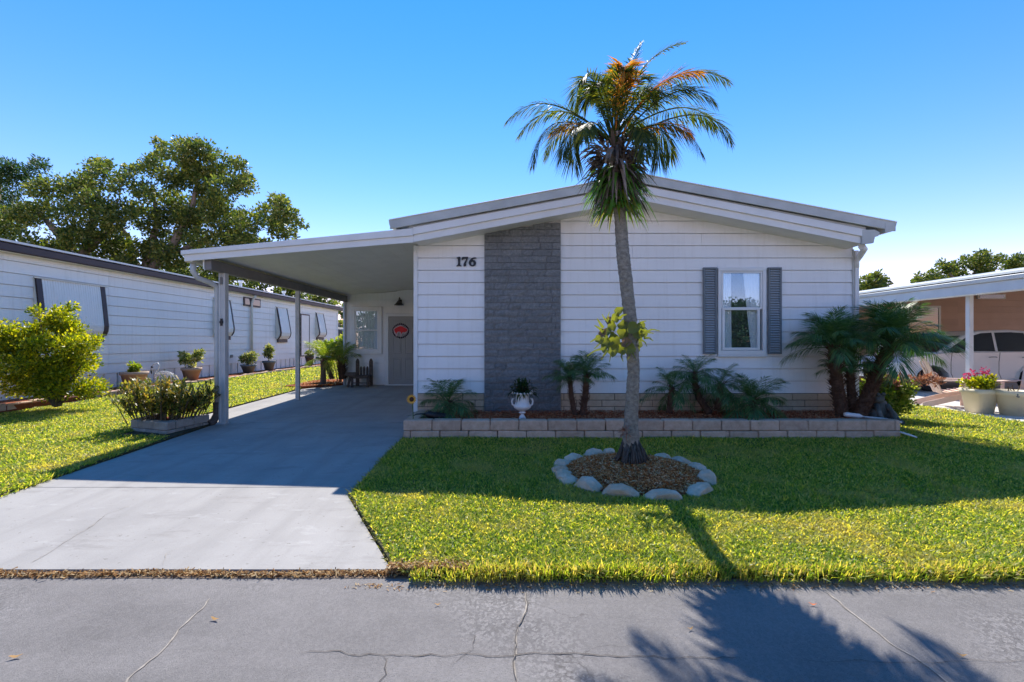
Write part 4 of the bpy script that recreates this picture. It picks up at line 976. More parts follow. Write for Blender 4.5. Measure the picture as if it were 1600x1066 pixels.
# greenhouse with tumblehome
gp_ = [(1.12,1.03),(1.95,1.52),(2.35,1.64),(3.2,1.68),(3.95,1.62),(4.42,1.36),(4.55,1.09)]
def shell(ps, yo_b, yo_t, zb_=1.0, zt_=1.68):
    vs = []
    for s_ in (0, 1):
        for (x, z_) in ps:
            f = (z_-zb_)/(zt_-zb_); yo = yo_b+(yo_t-yo_b)*f
            vs.append((CX+x, (CY0+yo) if s_ == 0 else (CY1-yo), z_))
    return vs
m = MB(); n = len(gp_); m.add(shell(gp_, .07, .24), [tuple(range(n)), tuple(range(2*n-1, n-1, -1))]+[(i, i+n, (i+1) % n+n, (i+1) % n) for i in range(n)], False); build(m, 'cabin', M['carpaint'], car, bev=.03)
def sidewin(ps, name='side_window'):
    n = len(ps)
    for side in (0, 1):
        m = MB(); v1 = shell(ps, .062, .232)[:n] if side == 0 else shell(ps, .062, .232)[n:]
        v2 = shell(ps, .08, .25)[:n] if side == 0 else shell(ps, .08, .25)[n:]
        m.add(v1+v2, [tuple(range(n)), tuple(range(2*n-1, n-1, -1))]+[(i, i+n, (i+1) % n+n, (i+1) % n) for i in range(n)])
        build(m, name, M['darkglass'], car)
sidewin([(1.36,1.09),(1.98,1.46),(2.42,1.58),(2.72,1.60),(2.70,1.09)]); sidewin([(2.78,1.09),(2.80,1.60),(3.25,1.61),(3.60,1.59),(3.62,1.09)]); sidewin([(3.70,1.10),(3.68,1.58),(3.95,1.54),(4.28,1.32),(4.30,1.12)])
m = MB(); m.add([(CX+1.16,CY0+.16,1.06),(CX+1.92,CY0+.26,1.505),(CX+1.92,CY1-.26,1.505),(CX+1.16,CY1-.16,1.06)], [(0,1,2,3)]); o = build(m, 'windscreen', M['darkglass'], car); o.location.z += .012; o.location.x -= .012
m = MB(); m.blob((CX+1.50, CY0-.08, 1.12), (.11, .09, .075), 2, 12, 8, .05); m.box(CX+1.46, CX+1.54, CY0-.04, CY0+.06, 1.06, 1.11); build(m, 'mirror', M['black'], car)
for x in (2.55, 3.45):
    m = MB(); m.tube([(CX+x-.11,CY0+.005,.93),(CX+x-.05,CY0-.028,.94),(CX+x+.05,CY0-.028,.94),(CX+x+.11,CY0+.005,.93)], .014, 6); build(m, 'door_handle', M['chrome'], car)
for x in (1.45, 2.74, 3.62):
    m = MB(); m.tube([(CX+x,CY0-.0005,1.06),(CX+x-.03,CY0-.0005,.8),(CX+x-.03,CY0-.0005,.5),(CX+x+.04,CY0-.0005,.34)], .006, 4); build(m, 'door_gap', M['dark'], car)
m = MB(); m.box(CX+1.45, CX+3.2, CY0-.02, CY0+.03, .27, .36); build(m, 'sill', M['redplastic' if False else 'trim'], car, bev=.01)
m = MB(); m.prism([(CX+.10,.72),(CX+.42,.84),(CX+.44,.90),(CX+.22,.88),(CX+.09,.80)], CY0-.004, CY0+.08); build(m, 'headlight', M['glass'], car)
for x in (.94, 3.72):
    for y in (CY0+.02, CY1-.24):
        m = MB(); cxw, czw, rw = CX+x, .34, .335
        prof = [(rw*.62, 0), (rw*.9, 0), (rw, .04), (rw, .18), (rw*.9, .22), (rw*.62, .22)]
        vs = []; nn_ = 28
        for (r_, yy) in prof:
            for k in range(nn_): a = 2*math.pi*k/nn_; vs.append((cxw+r_*math.cos(a), y+yy, czw+r_*math.sin(a)))
        fs = [(i*nn_+k, i*nn_+(k+1) % nn_, (i+1)*nn_+(k+1) % nn_, (i+1)*nn_+k) for i in range(5) for k in range(nn_)]
        m.add(vs, fs, True); wh = build(m, 'wheel', M['rubber'], car)
        m = MB()
        for k in range(10):
            a = 2*math.pi*k/10; c_, s_ = math.cos(a), math.sin(a); w_ = .028
            m.prism([(cxw-s_*w_*.6, czw+c_*w_*.6), (cxw+c_*.2-s_*w_, czw+s_*.2+c_*w_), (cxw+c_*.2+s_*w_, czw+s_*.2-c_*w_), (cxw+s_*w_*.6, czw-c_*w_*.6)], y+.03+k*.0003, y+.06)
        for k in range(nn_):
            a, b = 2*math.pi*k/nn_, 2*math.pi*(k+1)/nn_
            m.prism([(cxw+.185*math.cos(a), czw+.185*math.sin(a)), (cxw+.212*math.cos(a), czw+.212*math.sin(a)), (cxw+.212*math.cos(b), czw+.212*math.sin(b)), (cxw+.185*math.cos(b), czw+.185*math.sin(b))], y+.01, y+.19)
        build(m, 'rim', M['chrome'], wh)
# adirondack chairs
def adirondack(name, label, loc, rz, mat):
    t = thing(name, label, 'chair', loc, 'garden chairs on the neighbour slab', rz)
    def P(nm, mb_): o = link(nm, mb_.mesh(nm, M[mat]), t, loc=(0,0,0)); bevel(o, .006); return o
    for i in range(5):
        x0 = -.26+i*.106; h = .62+.12*math.sin((i+.5)/5*math.pi)
        m = MB(); m.add([(x0,.18,.28),(x0+.095,.18,.28),(x0+.085+(i-2)*.012,.42,.28+h),(x0+.01+(i-2)*.012,.42,.28+h),(x0,.20,.28),(x0+.095,.20,.28),(x0+.085+(i-2)*.012,.44,.28+h),(x0+.01+(i-2)*.012,.44,.28+h)],
            [(0,1,2,3),(7,6,5,4),(0,4,5,1),(1,5,6,2),(2,6,7,3),(3,7,4,0)]); P('back_slat', m)
    for i in range(5):
        y = -.34+i*.105; z_ = .38-.022*i; m = MB(); m.box(-.27, .27, y, y+.095, z_, z_+.02); P('seat_slat', m)
    for s_ in (-1, 1):
        m = MB(); m.box(s_*.33-.07, s_*.33+.07, -.38, .34, .55, .575); P('armrest', m)
        m = MB(); m.prism([(-.36,0),(-.26,0),(-.26,.548),(-.36,.548)], s_*.29-.012, s_*.29+.012, 'x'); P('front_leg', m)
        m = MB(); m.prism([(-.38,.28),(-.34,.38),(.52,.09),(.52,0),(.42,0)], s_*.262-.012, s_*.262+.012, 'x'); P('side_rail', m)
    return t
adirondack('garden_chair', 'faded pink plastic garden chair left of the flower pots, back turned', (9.15, 9.9, 0), R(65), 'peachplastic')
adirondack('garden_chair', 'faded pink plastic garden chair cut by the right edge of the photo', (10.25, 9.35, 0), R(-70), 'peachplastic')
G2 = 'two large beige pots beside the carport slab'
pt = plant_pot('square_planter', 'tall squared beige pot with magenta flowers on the neighbour slab', 8.93, 9.05, 0, .16, .215, .46, 'beigepot', 'shrub', [(-.12,0,.12,.1),(.15,0,.12,.1)], G2, 8, .24, .26, cnt=1300, L=.06, W=.018, sq=5)
leaf_cloud('blossoms', [(8.75,9.0,.76),(8.98,9.0,.80),(9.05,9.05,.74),(8.68,9.05,.70)], [.06,.06,.05,.05], 150, .035, .018, 'petal', pt)
pt = plant_pot('round_planter', 'bulging round beige pot with small leaved green plant right of the squared pot', 9.25, 8.75, 0, .17, .235, .46, 'beigepot', 'shrub', [(-.1,0,.08,.1),(.12,0,.08,.1)], G2, 8, .20, .18, cnt=1100, L=.05, W=.018)
pt.children[0].data = (lambda m: (m.lathe([(0,0),(.15,0),(.20,.06),(.245,.2),(.26,.34),(.25,.45),(.26,.46),(.235,.46),(.22,.40),(0,.40)], 0, 0, 28), m.mesh('pot', M['beigepot']))[1])(MB())
m = MB(); m.blob((9.14, 8.55, .40), (.04,.025,.05), 4); build(m, 'butterfly_badge', M['greypot'], pt)
# shrub with coppery tips, statue and hose at the right end of the garden bed
s2 = thing('coppery_shrub', 'yellow green shrub with coppery pink tips behind the stone frog', 'shrub', (6.3, 8.3, .03))
c, r = rand_clumps((6.42, 8.2, .42), (.42, .3, .27), 22, .16)
leaf_cloud('foliage', c, r, 4200, .06, .020, 'lime', s2, shell=.3)
c2 = [(6.45+.15*i, 8.1+random.uniform(-.1,.1), .70+.03*math.sin(i*2)) for i in range(6)]+[(6.5, 8.0, .62), (6.75, 8.1, .60)]
leaf_cloud('tip_leaves', c2, [.10]*8, 800, .07, .014, 'pinkleaf', s2, shell=.2, up=.8)
c3, r3 = rand_clumps((6.55, 8.15, .55), (.4, .2, .12), 8, .11); leaf_cloud('foliage', c3, r3, 900, .06, .020, 'lime', s2, shell=.3)
stems('branches', (6.3,8.3,.0), c[::2]+c2, .008, .004, 'stem', s2)
s3 = thing('yellow_shrub', 'small bright yellow leaved shrub behind the palm trunks at the house corner', 'shrub', (6.2, 8.9, .03))
leaf_cloud('foliage', [(6.05,8.9,.75),(6.0,8.9,.5),(6.2,8.9,.95)], [.16,.18,.1], 600, .09, .02, 'lime', s3, shell=.2); stems('branches', (6.1,8.9,0), [(6.05,8.9,.8),(6.25,8.85,1.25),(6.0,8.9,.6)], .008, .004, 'stem', s3)
st = thing('stone_frog', 'dark mossy stone frog figure crouching at the right end of the mulch bed', 'statue', (5.62, 7.25, .15))
m = MB(); m.blob((5.62,7.30,.33), (.15,.15,.19), 1, 14, 10, .08); m.blob((5.55,7.20,.50), (.10,.10,.075), 2, 12, 8, .08); m.blob((5.52,7.14,.56), .032, 3); m.blob((5.60,7.14,.565), .032, 4)
build(m, 'body', M['statue'], st)
for s_ in (-1, 1):
    m = MB(); m.blob((5.62+s_*.13,7.20,.24), (.075,.12,.10), 5+s_, 12, 8, .1); m.tube([(5.62+s_*.13,7.15,.24),(5.62+s_*.17,7.05,.17),(5.62+s_*.15,6.98,.16)], [.04,.03,.02], 8); build(m, 'hind_leg', M['statue'], st)
    m = MB(); m.tube([(5.60+s_*.08,7.18,.40),(5.60+s_*.10,7.08,.28),(5.60+s_*.09,7.03,.17),(5.60+s_*.10,6.98,.155)], [.04,.032,.025,.03], 8); build(m, 'front_leg', M['statue'], st)
ho = thing('garden_hose_pipe', 'thin white pipe with pale connector lying over the right end of the block wall', 'pipe', (5.2, 6.9, .2))
m = MB(); m.tube([(5.22,7.05,.245),(5.32,6.98,.24),(5.45,6.90,.235),(5.6,6.80,.20)], .012, 8); build(m, 'pipe', M['trim'], ho)
m = MB(); m.tube([(4.98,7.10,.27),(5.02,7.09,.268),(5.18,7.07,.252),(5.22,7.05,.245)], [.028,.036,.034,.014], 12); build(m, 'connector', M['trim'], ho)
m = MB(); m.tube([(5.42,6.62,.10),(5.50,6.55,.07),(5.56,6.50,.045)], [.012,.014,.010], 8); build(m, 'pipe_end', M['trim'], ho)
# ================================================================== ORNAMENTS IN THE BED
ur = thing('white_urn', 'white two handled pedestal urn in front of the dark stone panel', 'urn', (.155, 7.12, .19))
ux, uy, uz = .155, 7.12, .185
m = MB(); m.box(ux-.055, ux+.055, uy-.055, uy+.055, uz-.03, uz+.03); m.lathe([(.05,.03),(.045,.05),(.025,.075),(.022,.09),(.05,.105),(.055,.115),(.045,.12),(.03,.13)], ux, uy, 20, cz=uz); build(m, 'pedestal', M['urnwhite'], ur)
m = MB(); m.lathe([(.03,.13),(.09,.155),(.125,.185),(.135,.215),(.115,.235),(.10,.27),(.10,.36),(.115,.385),(.145,.40),(.15,.41),(.13,.415),(.10,.38),(.0,.36)], ux, uy, 28, cz=uz)
build(m, 'bowl', M['urnwhite'], ur)
for s_ in (-1, 1):
    m = MB(); m.tube([(ux+s_*.115,uy,uz+.21),(ux+s_*.15,uy,uz+.235),(ux+s_*.158,uy,uz+.28),(ux+s_*.145,uy,uz+.315),(ux+s_*.12,uy,uz+.325)], [.014,.014,.013,.014,.012], 8); build(m, 'handle', M['urnwhite'], ur)
m = MB()
for k in range(18): a = 2*math.pi*k/18; m.blob((ux+.148*math.cos(a), uy+.148*math.sin(a), uz+.405), .018, k, 6, 4, .3)
build(m, 'rim_beading', M['urnwhite'], ur)
m = MB()
for i in range(5): m.blob((ux+.13+.02*random.random(), uy-.06+.02*i, uz+.425+.012*random.random()), .022, i, 7, 5, .4)
build(m, 'shell_ornament', M['urnwhite'], ur)
up = thing('urn_plant', 'dense dark green fern like plant growing out of the white urn', 'plant', (ux, uy, uz+.37))
V, F = [], []
for i in range(520):
    a = random.uniform(0, 6.28); e = random.uniform(-.1, 1.4); d = Vector((math.cos(a)*math.cos(e), math.sin(a)*math.cos(e), math.sin(e)))
    b = Vector((ux, uy, uz+.42))+Vector((d.x*.17, d.y*.15, d.z*.17-.01))*random.uniform(.2, 1.15)
    strap(V, F, b, d+Vector((random.gauss(0,.5), random.gauss(0,.5), random.gauss(0,.4))), random.uniform(.06, .12), .012, random.uniform(.2, .9))
m = MB(); m.add(V, F); build(m, 'foliage', M['potplant'], up, kind='stuff')
m = MB()
for i in range(12): a = i*.52; m.tube([(ux,uy,uz+.36),(ux+.05*math.cos(a),uy+.05*math.sin(a),uz+.45),(ux+.12*math.cos(a),uy+.12*math.sin(a),uz+.52)], .004, 4, False)
build(m, 'stems', M['stem'], up)
sf = thing('sunflower_stake', 'artificial yellow sunflower on a stake at the left corner of the bed', 'garden ornament', (-1.40, 6.86, .2))
fx, fy, fz = -1.44, 6.80, .535
m = MB(); m.tube([(fx+.02,fy+.02,.15),(fx+.015,fy+.02,.35),(fx,fy+.01,fz)], .008, 6); build(m, 'stem', M['greenstem'], sf)
for i in range(16):
    a = 2*math.pi*i/16+.1; V, F = [], []; d = Vector((math.cos(a), -.12, math.sin(a)))
    strap(V, F, Vector((fx+.025*math.cos(a), fy-.01, fz+.025*math.sin(a))), d, .052, .012, 0, up=Vector((0,1,0))); m = MB(); m.add(V, F); build(m, 'petal', M['sunyellow'], sf)
m = MB(); m.blob((fx, fy-.012, fz), (.034,.014,.034), 1, 14, 8, .04); build(m, 'flower_disc', M['sunbrown'], sf)
V, F = [], []; strap(V, F, (fx+.015,fy+.02,.34), (.9,-.3,.5), .13, .035, .3); m = MB(); m.add(V, F); build(m, 'leaf', M['potplant'], sf)
V, F = [], []; strap(V, F, (fx+.015,fy+.02,.30), (-.8,-.3,.2), .10, .028, .3); m = MB(); m.add(V, F); build(m, 'leaf', M['potplant'], sf)
bk = thing('black_cat_ornament', 'long furry black ornament with thin tail lying on the left corner of the bed', 'garden ornament', (-1.15, 7.0, .2))
m = MB(); m.tube([(-1.27,6.98,.285),(-1.22,6.98,.29),(-1.10,7.0,.265),(-.98,7.0,.25),(-.90,7.0,.245)], [.03,.052,.055,.05,.025], 14)
for i in range(60): 
    a = random.uniform(0, 6.28); x = random.uniform(-1.25, -.93); m.blob((x, 6.99+.045*math.cos(a), .267+.045*math.sin(a)+(-x-1.1)*.12), .012, i, 5, 4, .4)
build(m, 'body', M['black'], bk)
m = MB(); m.tube([(-1.26,6.98,.29),(-1.33,6.96,.30),(-1.40,6.93,.30),(-1.43,6.9,.285)], [.012,.01,.009,.006], 7); build(m, 'tail', M['black'], bk)
# birdbath behind the carport
bb = thing('bird_bath', 'cobalt blue glazed bowl on a brown pedestal among the plants behind the carport', 'bird bath', (-5.25, 13.3, .13))
m = MB(); m.lathe([(0,.74),(.10,.74),(.19,.78),(.21,.83),(.20,.835),(.17,.80),(0,.77)], -5.30, 13.3, 24, cz=.1); build(m, 'bowl', M['bluebowl'], bb)
m = MB(); m.lathe([(.16,0),(.15,.04),(.08,.10),(.07,.5),(.08,.70),(.12,.74),(0,.74)], -5.30, 13.3, 16, cz=.1); build(m, 'pedestal', M['oldwood'], bb)
s4 = thing('variegated_shrub', 'pale yellow green shrub behind the blue bird bath', 'shrub', (-5.1, 14.3, .13))
c, r = rand_clumps((-5.25, 14.4, 1.25), (.45, .3, .42), 16, .2); leaf_cloud('foliage', c, r, 2600, .13, .03, 'lime', s4, shell=.3); stems('branches', (-5.2,14.3,.12), c[::2], .015, .006, 'stem', s4)
mb = MB(); mb.prism([(-6.2,12.9),(-5.64,12.7),(-4.87,13.62),(-4.9,15.4),(-6.0,15.0)], 0, .155, 'z'); build(mb, 'back_bed_mulch', M['mulchbase'], kind='structure')
n = 1500; chips('mulch', np.stack([rng.uniform(-6.1,-4.95,n), rng.uniform(13.0,14.6,n), np.full(n,.165)], 1), .03, .009, 'mulchpale')
# ================================================================== PALMS
def bez(a, b, c, t): return a*(1-t)**2+b*2*t*(1-t)+c*t*t
def make_frond(base, ctrl, tip, npairs, ll, lw, start=.22, grav=.35, fwd=.7, seed=0, droop_side=.5):
    """rachis tube plus two rows of folded leaflets; returns an MB"""
    rnd = random.Random(seed); base, ctrl, tip = Vector(base), Vector(ctrl), Vector(tip); mb = MB()
    L = (tip-base).length
    pts = [bez(base, ctrl, tip, t/12) for t in range(13)]
    mb.tube(pts, [.013*(L/1.2)**.5*(1-.085*k)+.0012 for k in range(13)], 4, cap=False)
    V = []; F = []
    for i in range(npairs):
        t = start+(1-start)*(i+rnd.uniform(-.2,.2))/(npairs-1); t = min(max(t, .05), 1)
        p = bez(base, ctrl, tip, t); tan = (bez(base, ctrl, tip, min(1, t+.02))-bez(base, ctrl, tip, t-.02)).normalized()
        side = tan.cross(Vector((0, 0, 1))); side = side.normalized() if side.length > .05 else Vector((0, 1, 0))
        nrm = side.cross(tan).normalized()
        f = (t-start)/(1-start); l = ll*(.35+.95*math.sin(math.pi*min(1, .12+.80*f)))*(1 if f < .9 else .75)
        for s_ in (-1, 1):
            d = (side*s_*(1-.45*f)+tan*(fwd+.5*f)+nrm*rnd.uniform(-.1, .55)*(1-droop_side)-Vector((0,0,1))*grav*rnd.uniform(.3, 1.2)+Vector((rnd.gauss(0,.1), rnd.gauss(0,.1), rnd.gauss(0,.1)))).normalized()
            li = l*rnd.uniform(.8, 1.15); w_ = lw; wv = d.cross(nrm).normalized() if d.cross(nrm).length > .05 else tan
            mid = p+d*li*.45+Vector((0,0,-.02*li)); tp = p+d*li+Vector((0,0,-grav*.45*li))
            o = len(V); V += [p, mid+wv*w_, tp, mid-wv*w_]; F += [(o, o+1, o+2, o+3)]
    mb.add(V, F); return mb
PB = Vector((1.07, 4.93, 3.45))
palm = thing('palm_tree', 'slim leaning palm with ferns below its crown in the stone ring, before the house', 'palm tree', (1.26, 4.95, .1))
tp = [(1.258,4.95,.10),(1.255,4.95,.35),(1.257,4.95,.59),(1.283,4.95,1.056),(1.245,4.94,1.59),(1.205,4.94,1.95),(1.165,4.93,2.26),(1.137,4.93,2.66),(1.10,4.93,3.0),(1.08,4.93,3.35)]
tr_ = [.095,.082,.070,.062,.065,.066,.068,.061,.065,.09]
# ringed trunk: resample and add scars
P = []; Rr = []
for i in range(len(tp)-1):
    a, b = Vector(tp[i]), Vector(tp[i+1]); nseg = max(2, int((b-a).length/.018))
    for k in range(nseg):
        f = k/nseg; P.append(a.lerp(b, f)); q = tr_[i]*(1-f)+tr_[i+1]*f; ph = (P[-1].z/.036) % 1
        Rr.append(q*(1+.07*(1-ph)+.05*noise.noise(Vector((0,0,P[-1].z*14)))))
P.append(Vector((1.078,4.93,3.42))); Rr.append(.03)
m = MB(); m.tube(P, Rr, 16)
V = []
for i, v in enumerate(m.v):
    vv_ = Vector(v); n_ = noise.noise(vv_*26)*.007+noise.noise(vv_*70)*.003; cc = P[min(i//16, len(P)-1)]; d = (vv_-cc); d.z = 0
    V.append(tuple(vv_+d.normalized()*n_))
m.v = V; build(m, 'trunk', M['palmtrunk'], palm)
m = MB()
for i in range(80):
    a = random.uniform(0, 6.28); rb = random.uniform(.13, .185); z1 = random.uniform(.16, .34); t_ = a+random.gauss(0, .3)
    m.tube([(1.257+.078*math.cos(a), 4.95+.078*math.sin(a), z1), (1.257+(.078+rb)*.5*math.cos(t_), 4.95+(.078+rb)*.5*math.sin(t_), z1*.55+.05), (1.257+rb*math.cos(t_), 4.95+rb*math.sin(t_), .10)], [.007,.010,.009], 5)
build(m, 'roots', M['root'], palm, kind='stuff')
m = MB(); V, F = [], []
for i in range(90):
    b = pix(978, 680, 4.84)+Vector((random.gauss(0,.015), random.gauss(0,.015), random.gauss(0,.02))); d = Vector((random.gauss(-.5,.5), random.gauss(-.4,.4), random.gauss(.5,.4)))
    strap(V, F, b+d*.03, d, random.uniform(.04, .11), .004, .3)
m.add(V, F); build(m, 'dry_flower_stalk', M['pinkleaf'], palm, kind='stuff')
def fr(tipx, tipy, cx_, cy_, dt=0, dc=0, key='palmleaf', n=52, ll=.20, seed=0, base=None, lab=None, **k):
    b = base or PB+Vector((random.uniform(-.05,.05), random.uniform(-.04,.04), random.uniform(-.04,.06)))
    fm = make_frond(b, pix(cx_, cy_, 4.93+dc), pix(tipx, tipy, 4.93+dt), n, ll, .0056, seed=seed, **k)
    o = build(fm, 'frond', M[key], palm)
    if lab: o['label'] = lab
    return o
F0 = [ # tip px, tip py, control px, control py, depth of tip, depth of control
 (790,180,850,110,-.15,-.1,'palmleaf',.18,.5),(808,205,868,120,.25,.15,'palmleaf',.17,.5),(830,252,845,128,-.2,-.1,'palmleaf',.20,.6),(850,240,880,140,.4,.3,'palmleaf',.2,.6),
 (900,258,880,165,-.25,-.2,'palmleaf',.22,.8),(878,235,890,150,-.5,-.4,'palmleaf',.22,.8),
 (896,170,905,50,.35,.2,'palmleaf',.18,.6),(908,118,925,75,-.3,-.15,'palmleaf',.18,.5),(925,105,945,95,.5,.2,'palmleaf',.16,.4),
 (1003,57,968,120,.4,.2,'palmleaf',.14,.15),(1073,56,985,72,.2,.1,'palmleaf',.13,.15),(975,100,962,120,-.4,-.25,'palmleaf',.17,.35),
 (1143,118,1055,60,.15,.1,'palmleaf',.20,.5),(1122,150,1060,90,-.3,-.2,'palmleaf',.20,.5),(1100,104,1020,92,-.1,-.05,'fronddry',.17,.3),(1085,128,1020,112,-.35,-.2,'palmleaf',.17,.4),
 (1148,214,1110,122,-.1,-.1,'palmleaf',.19,.55),(1120,190,1080,120,.35,.2,'palmleaf',.19,.6),(1102,232,1060,150,-.35,-.2,'palmleaf',.19,.7),(1085,205,1050,155,-.1,-.1,'fronddry',.15,.5),
 (1028,250,1045,160,-.3,-.3,'palmleaf',.22,.9),(1050,240,1050,158,.35,.3,'palmleaf',.22,.9),(1010,235,1015,150,-.65,-.5,'palmleaf',.2,.8),
 (1012,110,985,95,-.35,-.2,'palmleaf',.19,.45),(932,120,945,105,-.35,-.2,'palmleaf',.19,.45),(1025,160,1000,70,.8,.4,'palmleaf',.2,.6),(930,150,945,60,.8,.4,'palmleaf',.2,.6),
 (1000,118,965,90,-.45,-.2,'fronddry',.11,.3),(1040,135,1005,110,-.5,-.3,'palmleaf',.18,.5),(960,95,955,130,.2,.1,'palmleaf',.15,.2),(990,88,972,120,.1,.1,'palmleaf',.14,.2),
 (860,200,900,165,-.1,-.1,'fronddry',.14,.5),(912,205,915,150,-.7,-.5,'palmleaf',.2,.8)]
for i, (tx, ty, cx_, cy_, dt, dc, key, ll, g) in enumerate(F0):
    fr(tx, ty, cx_, cy_, dt, dc, key, 66, ll*1.05, seed=i, grav=g, lab='orange drying frond' if key == 'fronddry' else None)
rf = random.Random(5)
for i in range(5):
    a = i*2.4; el = rf.uniform(.9, 1.35); L_ = rf.uniform(.8, 1.15); d = Vector((math.cos(a)*math.cos(el), math.sin(a)*math.cos(el), math.sin(el)))
    fm = make_frond(PB+d*.04, PB+d*L_*.75+Vector((0,0,.12)), PB+Vector((d.x*L_*1.05, d.y*L_*1.05, d.z*L_*.7-.18)), 56, .2, .0078, seed=100+i, grav=.6)
    build(fm, 'frond', M['fronddry' if i % 6 == 2 else 'palmleaf'], palm)
# old leaf bases and hanging dead strips below the crown
V, F = [], []
for i in range(420):
    a = random.uniform(0, 6.28); z_ = random.uniform(3.02, 3.5); e = random.uniform(-1.1, .9) if z_ < 3.3 else random.uniform(-.2, 1.2)
    r_ = .10+.08*(z_-3.0)/.5; d = Vector((math.cos(a)*math.cos(e), math.sin(a)*math.cos(e), math.sin(e)))
    strap(V, F, (1.085+r_*math.cos(a), 4.93+r_*math.sin(a), z_), d, random.uniform(.16, .36), random.uniform(.012, .022), random.uniform(.2, 1.1))
m = MB(); m.add(V, F); build(m, 'leaf_bases', M['palmboot'], palm, kind='stuff')
# fern skirt hanging on the trunk
fern = thing('hanging_fern', 'dark green strap leaved fern skirt growing round the palm trunk below the crown', 'fern', (1.10, 4.93, 2.95))
for i in range(260):
    a = random.uniform(0, 6.28); z_ = random.uniform(2.74, 3.22); out = random.uniform(.3, 1.0); rr0 = .07
    d = Vector((math.cos(a), math.sin(a), random.uniform(.1, .9))); low = z_ < 2.95
    Lq = random.uniform(.26, .44)*(.75 if low else 1); V, F = [], []
    strap(V, F, (1.10+rr0*math.cos(a), 4.93+rr0*math.sin(a), z_), d, Lq*.95, random.uniform(.014, .026), random.uniform(.6, 1.4), nseg=6)
    m = MB(); m.add(V, F, True); o = build(m, 'leaf', M['fernyellow' if (low and random.random() < .42) else 'fernleaf'], fern)
# staghorn fern half way up
stg = thing('staghorn_fern', 'yellow green staghorn fern with round shield fronds clasping the middle of the palm trunk', 'fern', (1.24, 4.93, 1.45))
def lobe(c, nrm, r, elong=1.0, axis=None, cup=.3, wav=.15, seed=0, mat='stag', name='shield_frond'):
    rnd = random.Random(seed); c = Vector(c); nrm = Vector(nrm).normalized(); u = nrm.orthogonal().normalized() if axis is None else Vector(axis).normalized(); w_ = nrm.cross(u).normalized()
    vs = [c-nrm*cup*r*.4]; fs = []; N_ = 14; ph = rnd.uniform(0, 6)
    for ring_, q in ((1, .5), (2, 1.0)):
        for k in range(N_):
            a = 2*math.pi*k/N_; rr_ = r*q*(1+wav*math.sin(a*3+ph)+wav*.6*math.sin(a*5+ph*2)); vs.append(c+u*math.cos(a)*rr_*elong+w_*math.sin(a)*rr_+nrm*cup*r*(q*q-.4)+nrm*.1*r*q*math.sin(a*4+ph))
    fs += [(0, 1+k, 1+(k+1) % N_) for k in range(N_)]+[(1+k, 1+N_+k, 1+N_+(k+1) % N_, 1+(k+1) % N_) for k in range(N_)]
    m = MB(); m.add(vs, fs, True); return build(m, name, M[mat], stg)
for i, (px_, py_, rp, mt) in enumerate([(950,520,9,'stag'),(962,530,10,'stag'),(975,520,9,'stag'),(985,530,11,'stag'),(998,520,10,'stag'),(972,545,9,'stag'),(960,548,8,'stag'),(985,545,8,'stag'),(948,535,9,'stag'),(964,495,8,'stag'),(975,508,8,'stag'),(958,508,8,'stag'),(943,520,7,'stagbrown'),(990,512,9,'stag'),(1000,535,8,'stag'),(1008,520,7,'stag'),(938,530,7,'stag'),(952,500,6,'stagbrown'),(980,535,7,'stagbrown'),(1004,508,6,'stag'),(945,545,6,'stag'),(996,545,7,'stag'),(968,485,6,'stag')]):
    c = pix(px_, py_, 4.93-.10+random.uniform(-.05, .12)); n_ = (c-Vector((1.24, 4.93+.05, c.z-.02)))+Vector((random.gauss(0,.05), -.08, random.gauss(0,.06)))
    lobe(c, n_, rp/150*1.08, random.uniform(.9, 1.25), None, .35, .13, i, mt)
def antler(base, pts, w0, seed=0):
    V, F = [], []; P_ = [Vector(base)]+[Vector(p) for p in pts]; n_ = 8
    for i in range(n_+1):
        f = i/n_*(len(P_)-1); k = min(int(f), len(P_)-2); p = P_[k].lerp(P_[k+1], f-k); t_ = (P_[k+1]-P_[k]).normalized(); s_ = t_.cross(Vector((0,1,0))); s_ = s_.normalized() if s_.length > .1 else Vector((1,0,0))
        w_ = w0*(1.1-.85*i/n_); V += [p-s_*w_, p+s_*w_]
        if i: F.append((2*i-2, 2*i-1, 2*i+1, 2*i))
    m = MB(); m.add(V, F, True); return build(m, 'antler_frond', M['stag'], stg)
for b, ps, w_ in (((960,535),[(945,545),(930,548),(917,557)],.016),((950,525),[(940,535),(928,546)],.014),((1003,525),[(1012,518),(1022,514),(1034,517)],.014),((1003,520),[(1008,510),(1014,515)],.012),((955,505),[(945,497),(941,490)],.012),((955,505),[(950,495),(953,486)],.009),
                  ((958,545),[(955,556),(953,567)],.009),((985,548),[(986,556),(981,564)],.010),((988,548),[(992,556),(996,563)],.010),((1002,530),[(1010,535),(1013,542)],.011),((1000,515),[(1003,505),(1001,500)],.009)):
    antler(pix(*b, 4.86), [pix(p[0], p[1], 4.84-.03*i) for i, p in enumerate(ps)], w_)
for b, ps, w_ in (((945,520),[(936,512),(929,508)],.018),((943,512),[(937,503),(933,497)],.016),((958,500),[(961,492),(966,486)],.020),((968,498),[(974,492),(981,490)],.018),((940,530),[(930,530),(922,535)],.016),((950,548),[(944,556),(940,563)],.013),((1008,528),[(1017,528),(1023,533)],.014),((1006,520),[(1015,519),(1024,521)],.012),((998,508),[(1006,502),(1012,501)],.013),((975,548),[(972,558),(975,566)],.013)):
    antler(pix(*b, 4.80), [pix(p[0], p[1], 4.76) for p in ps], w_)
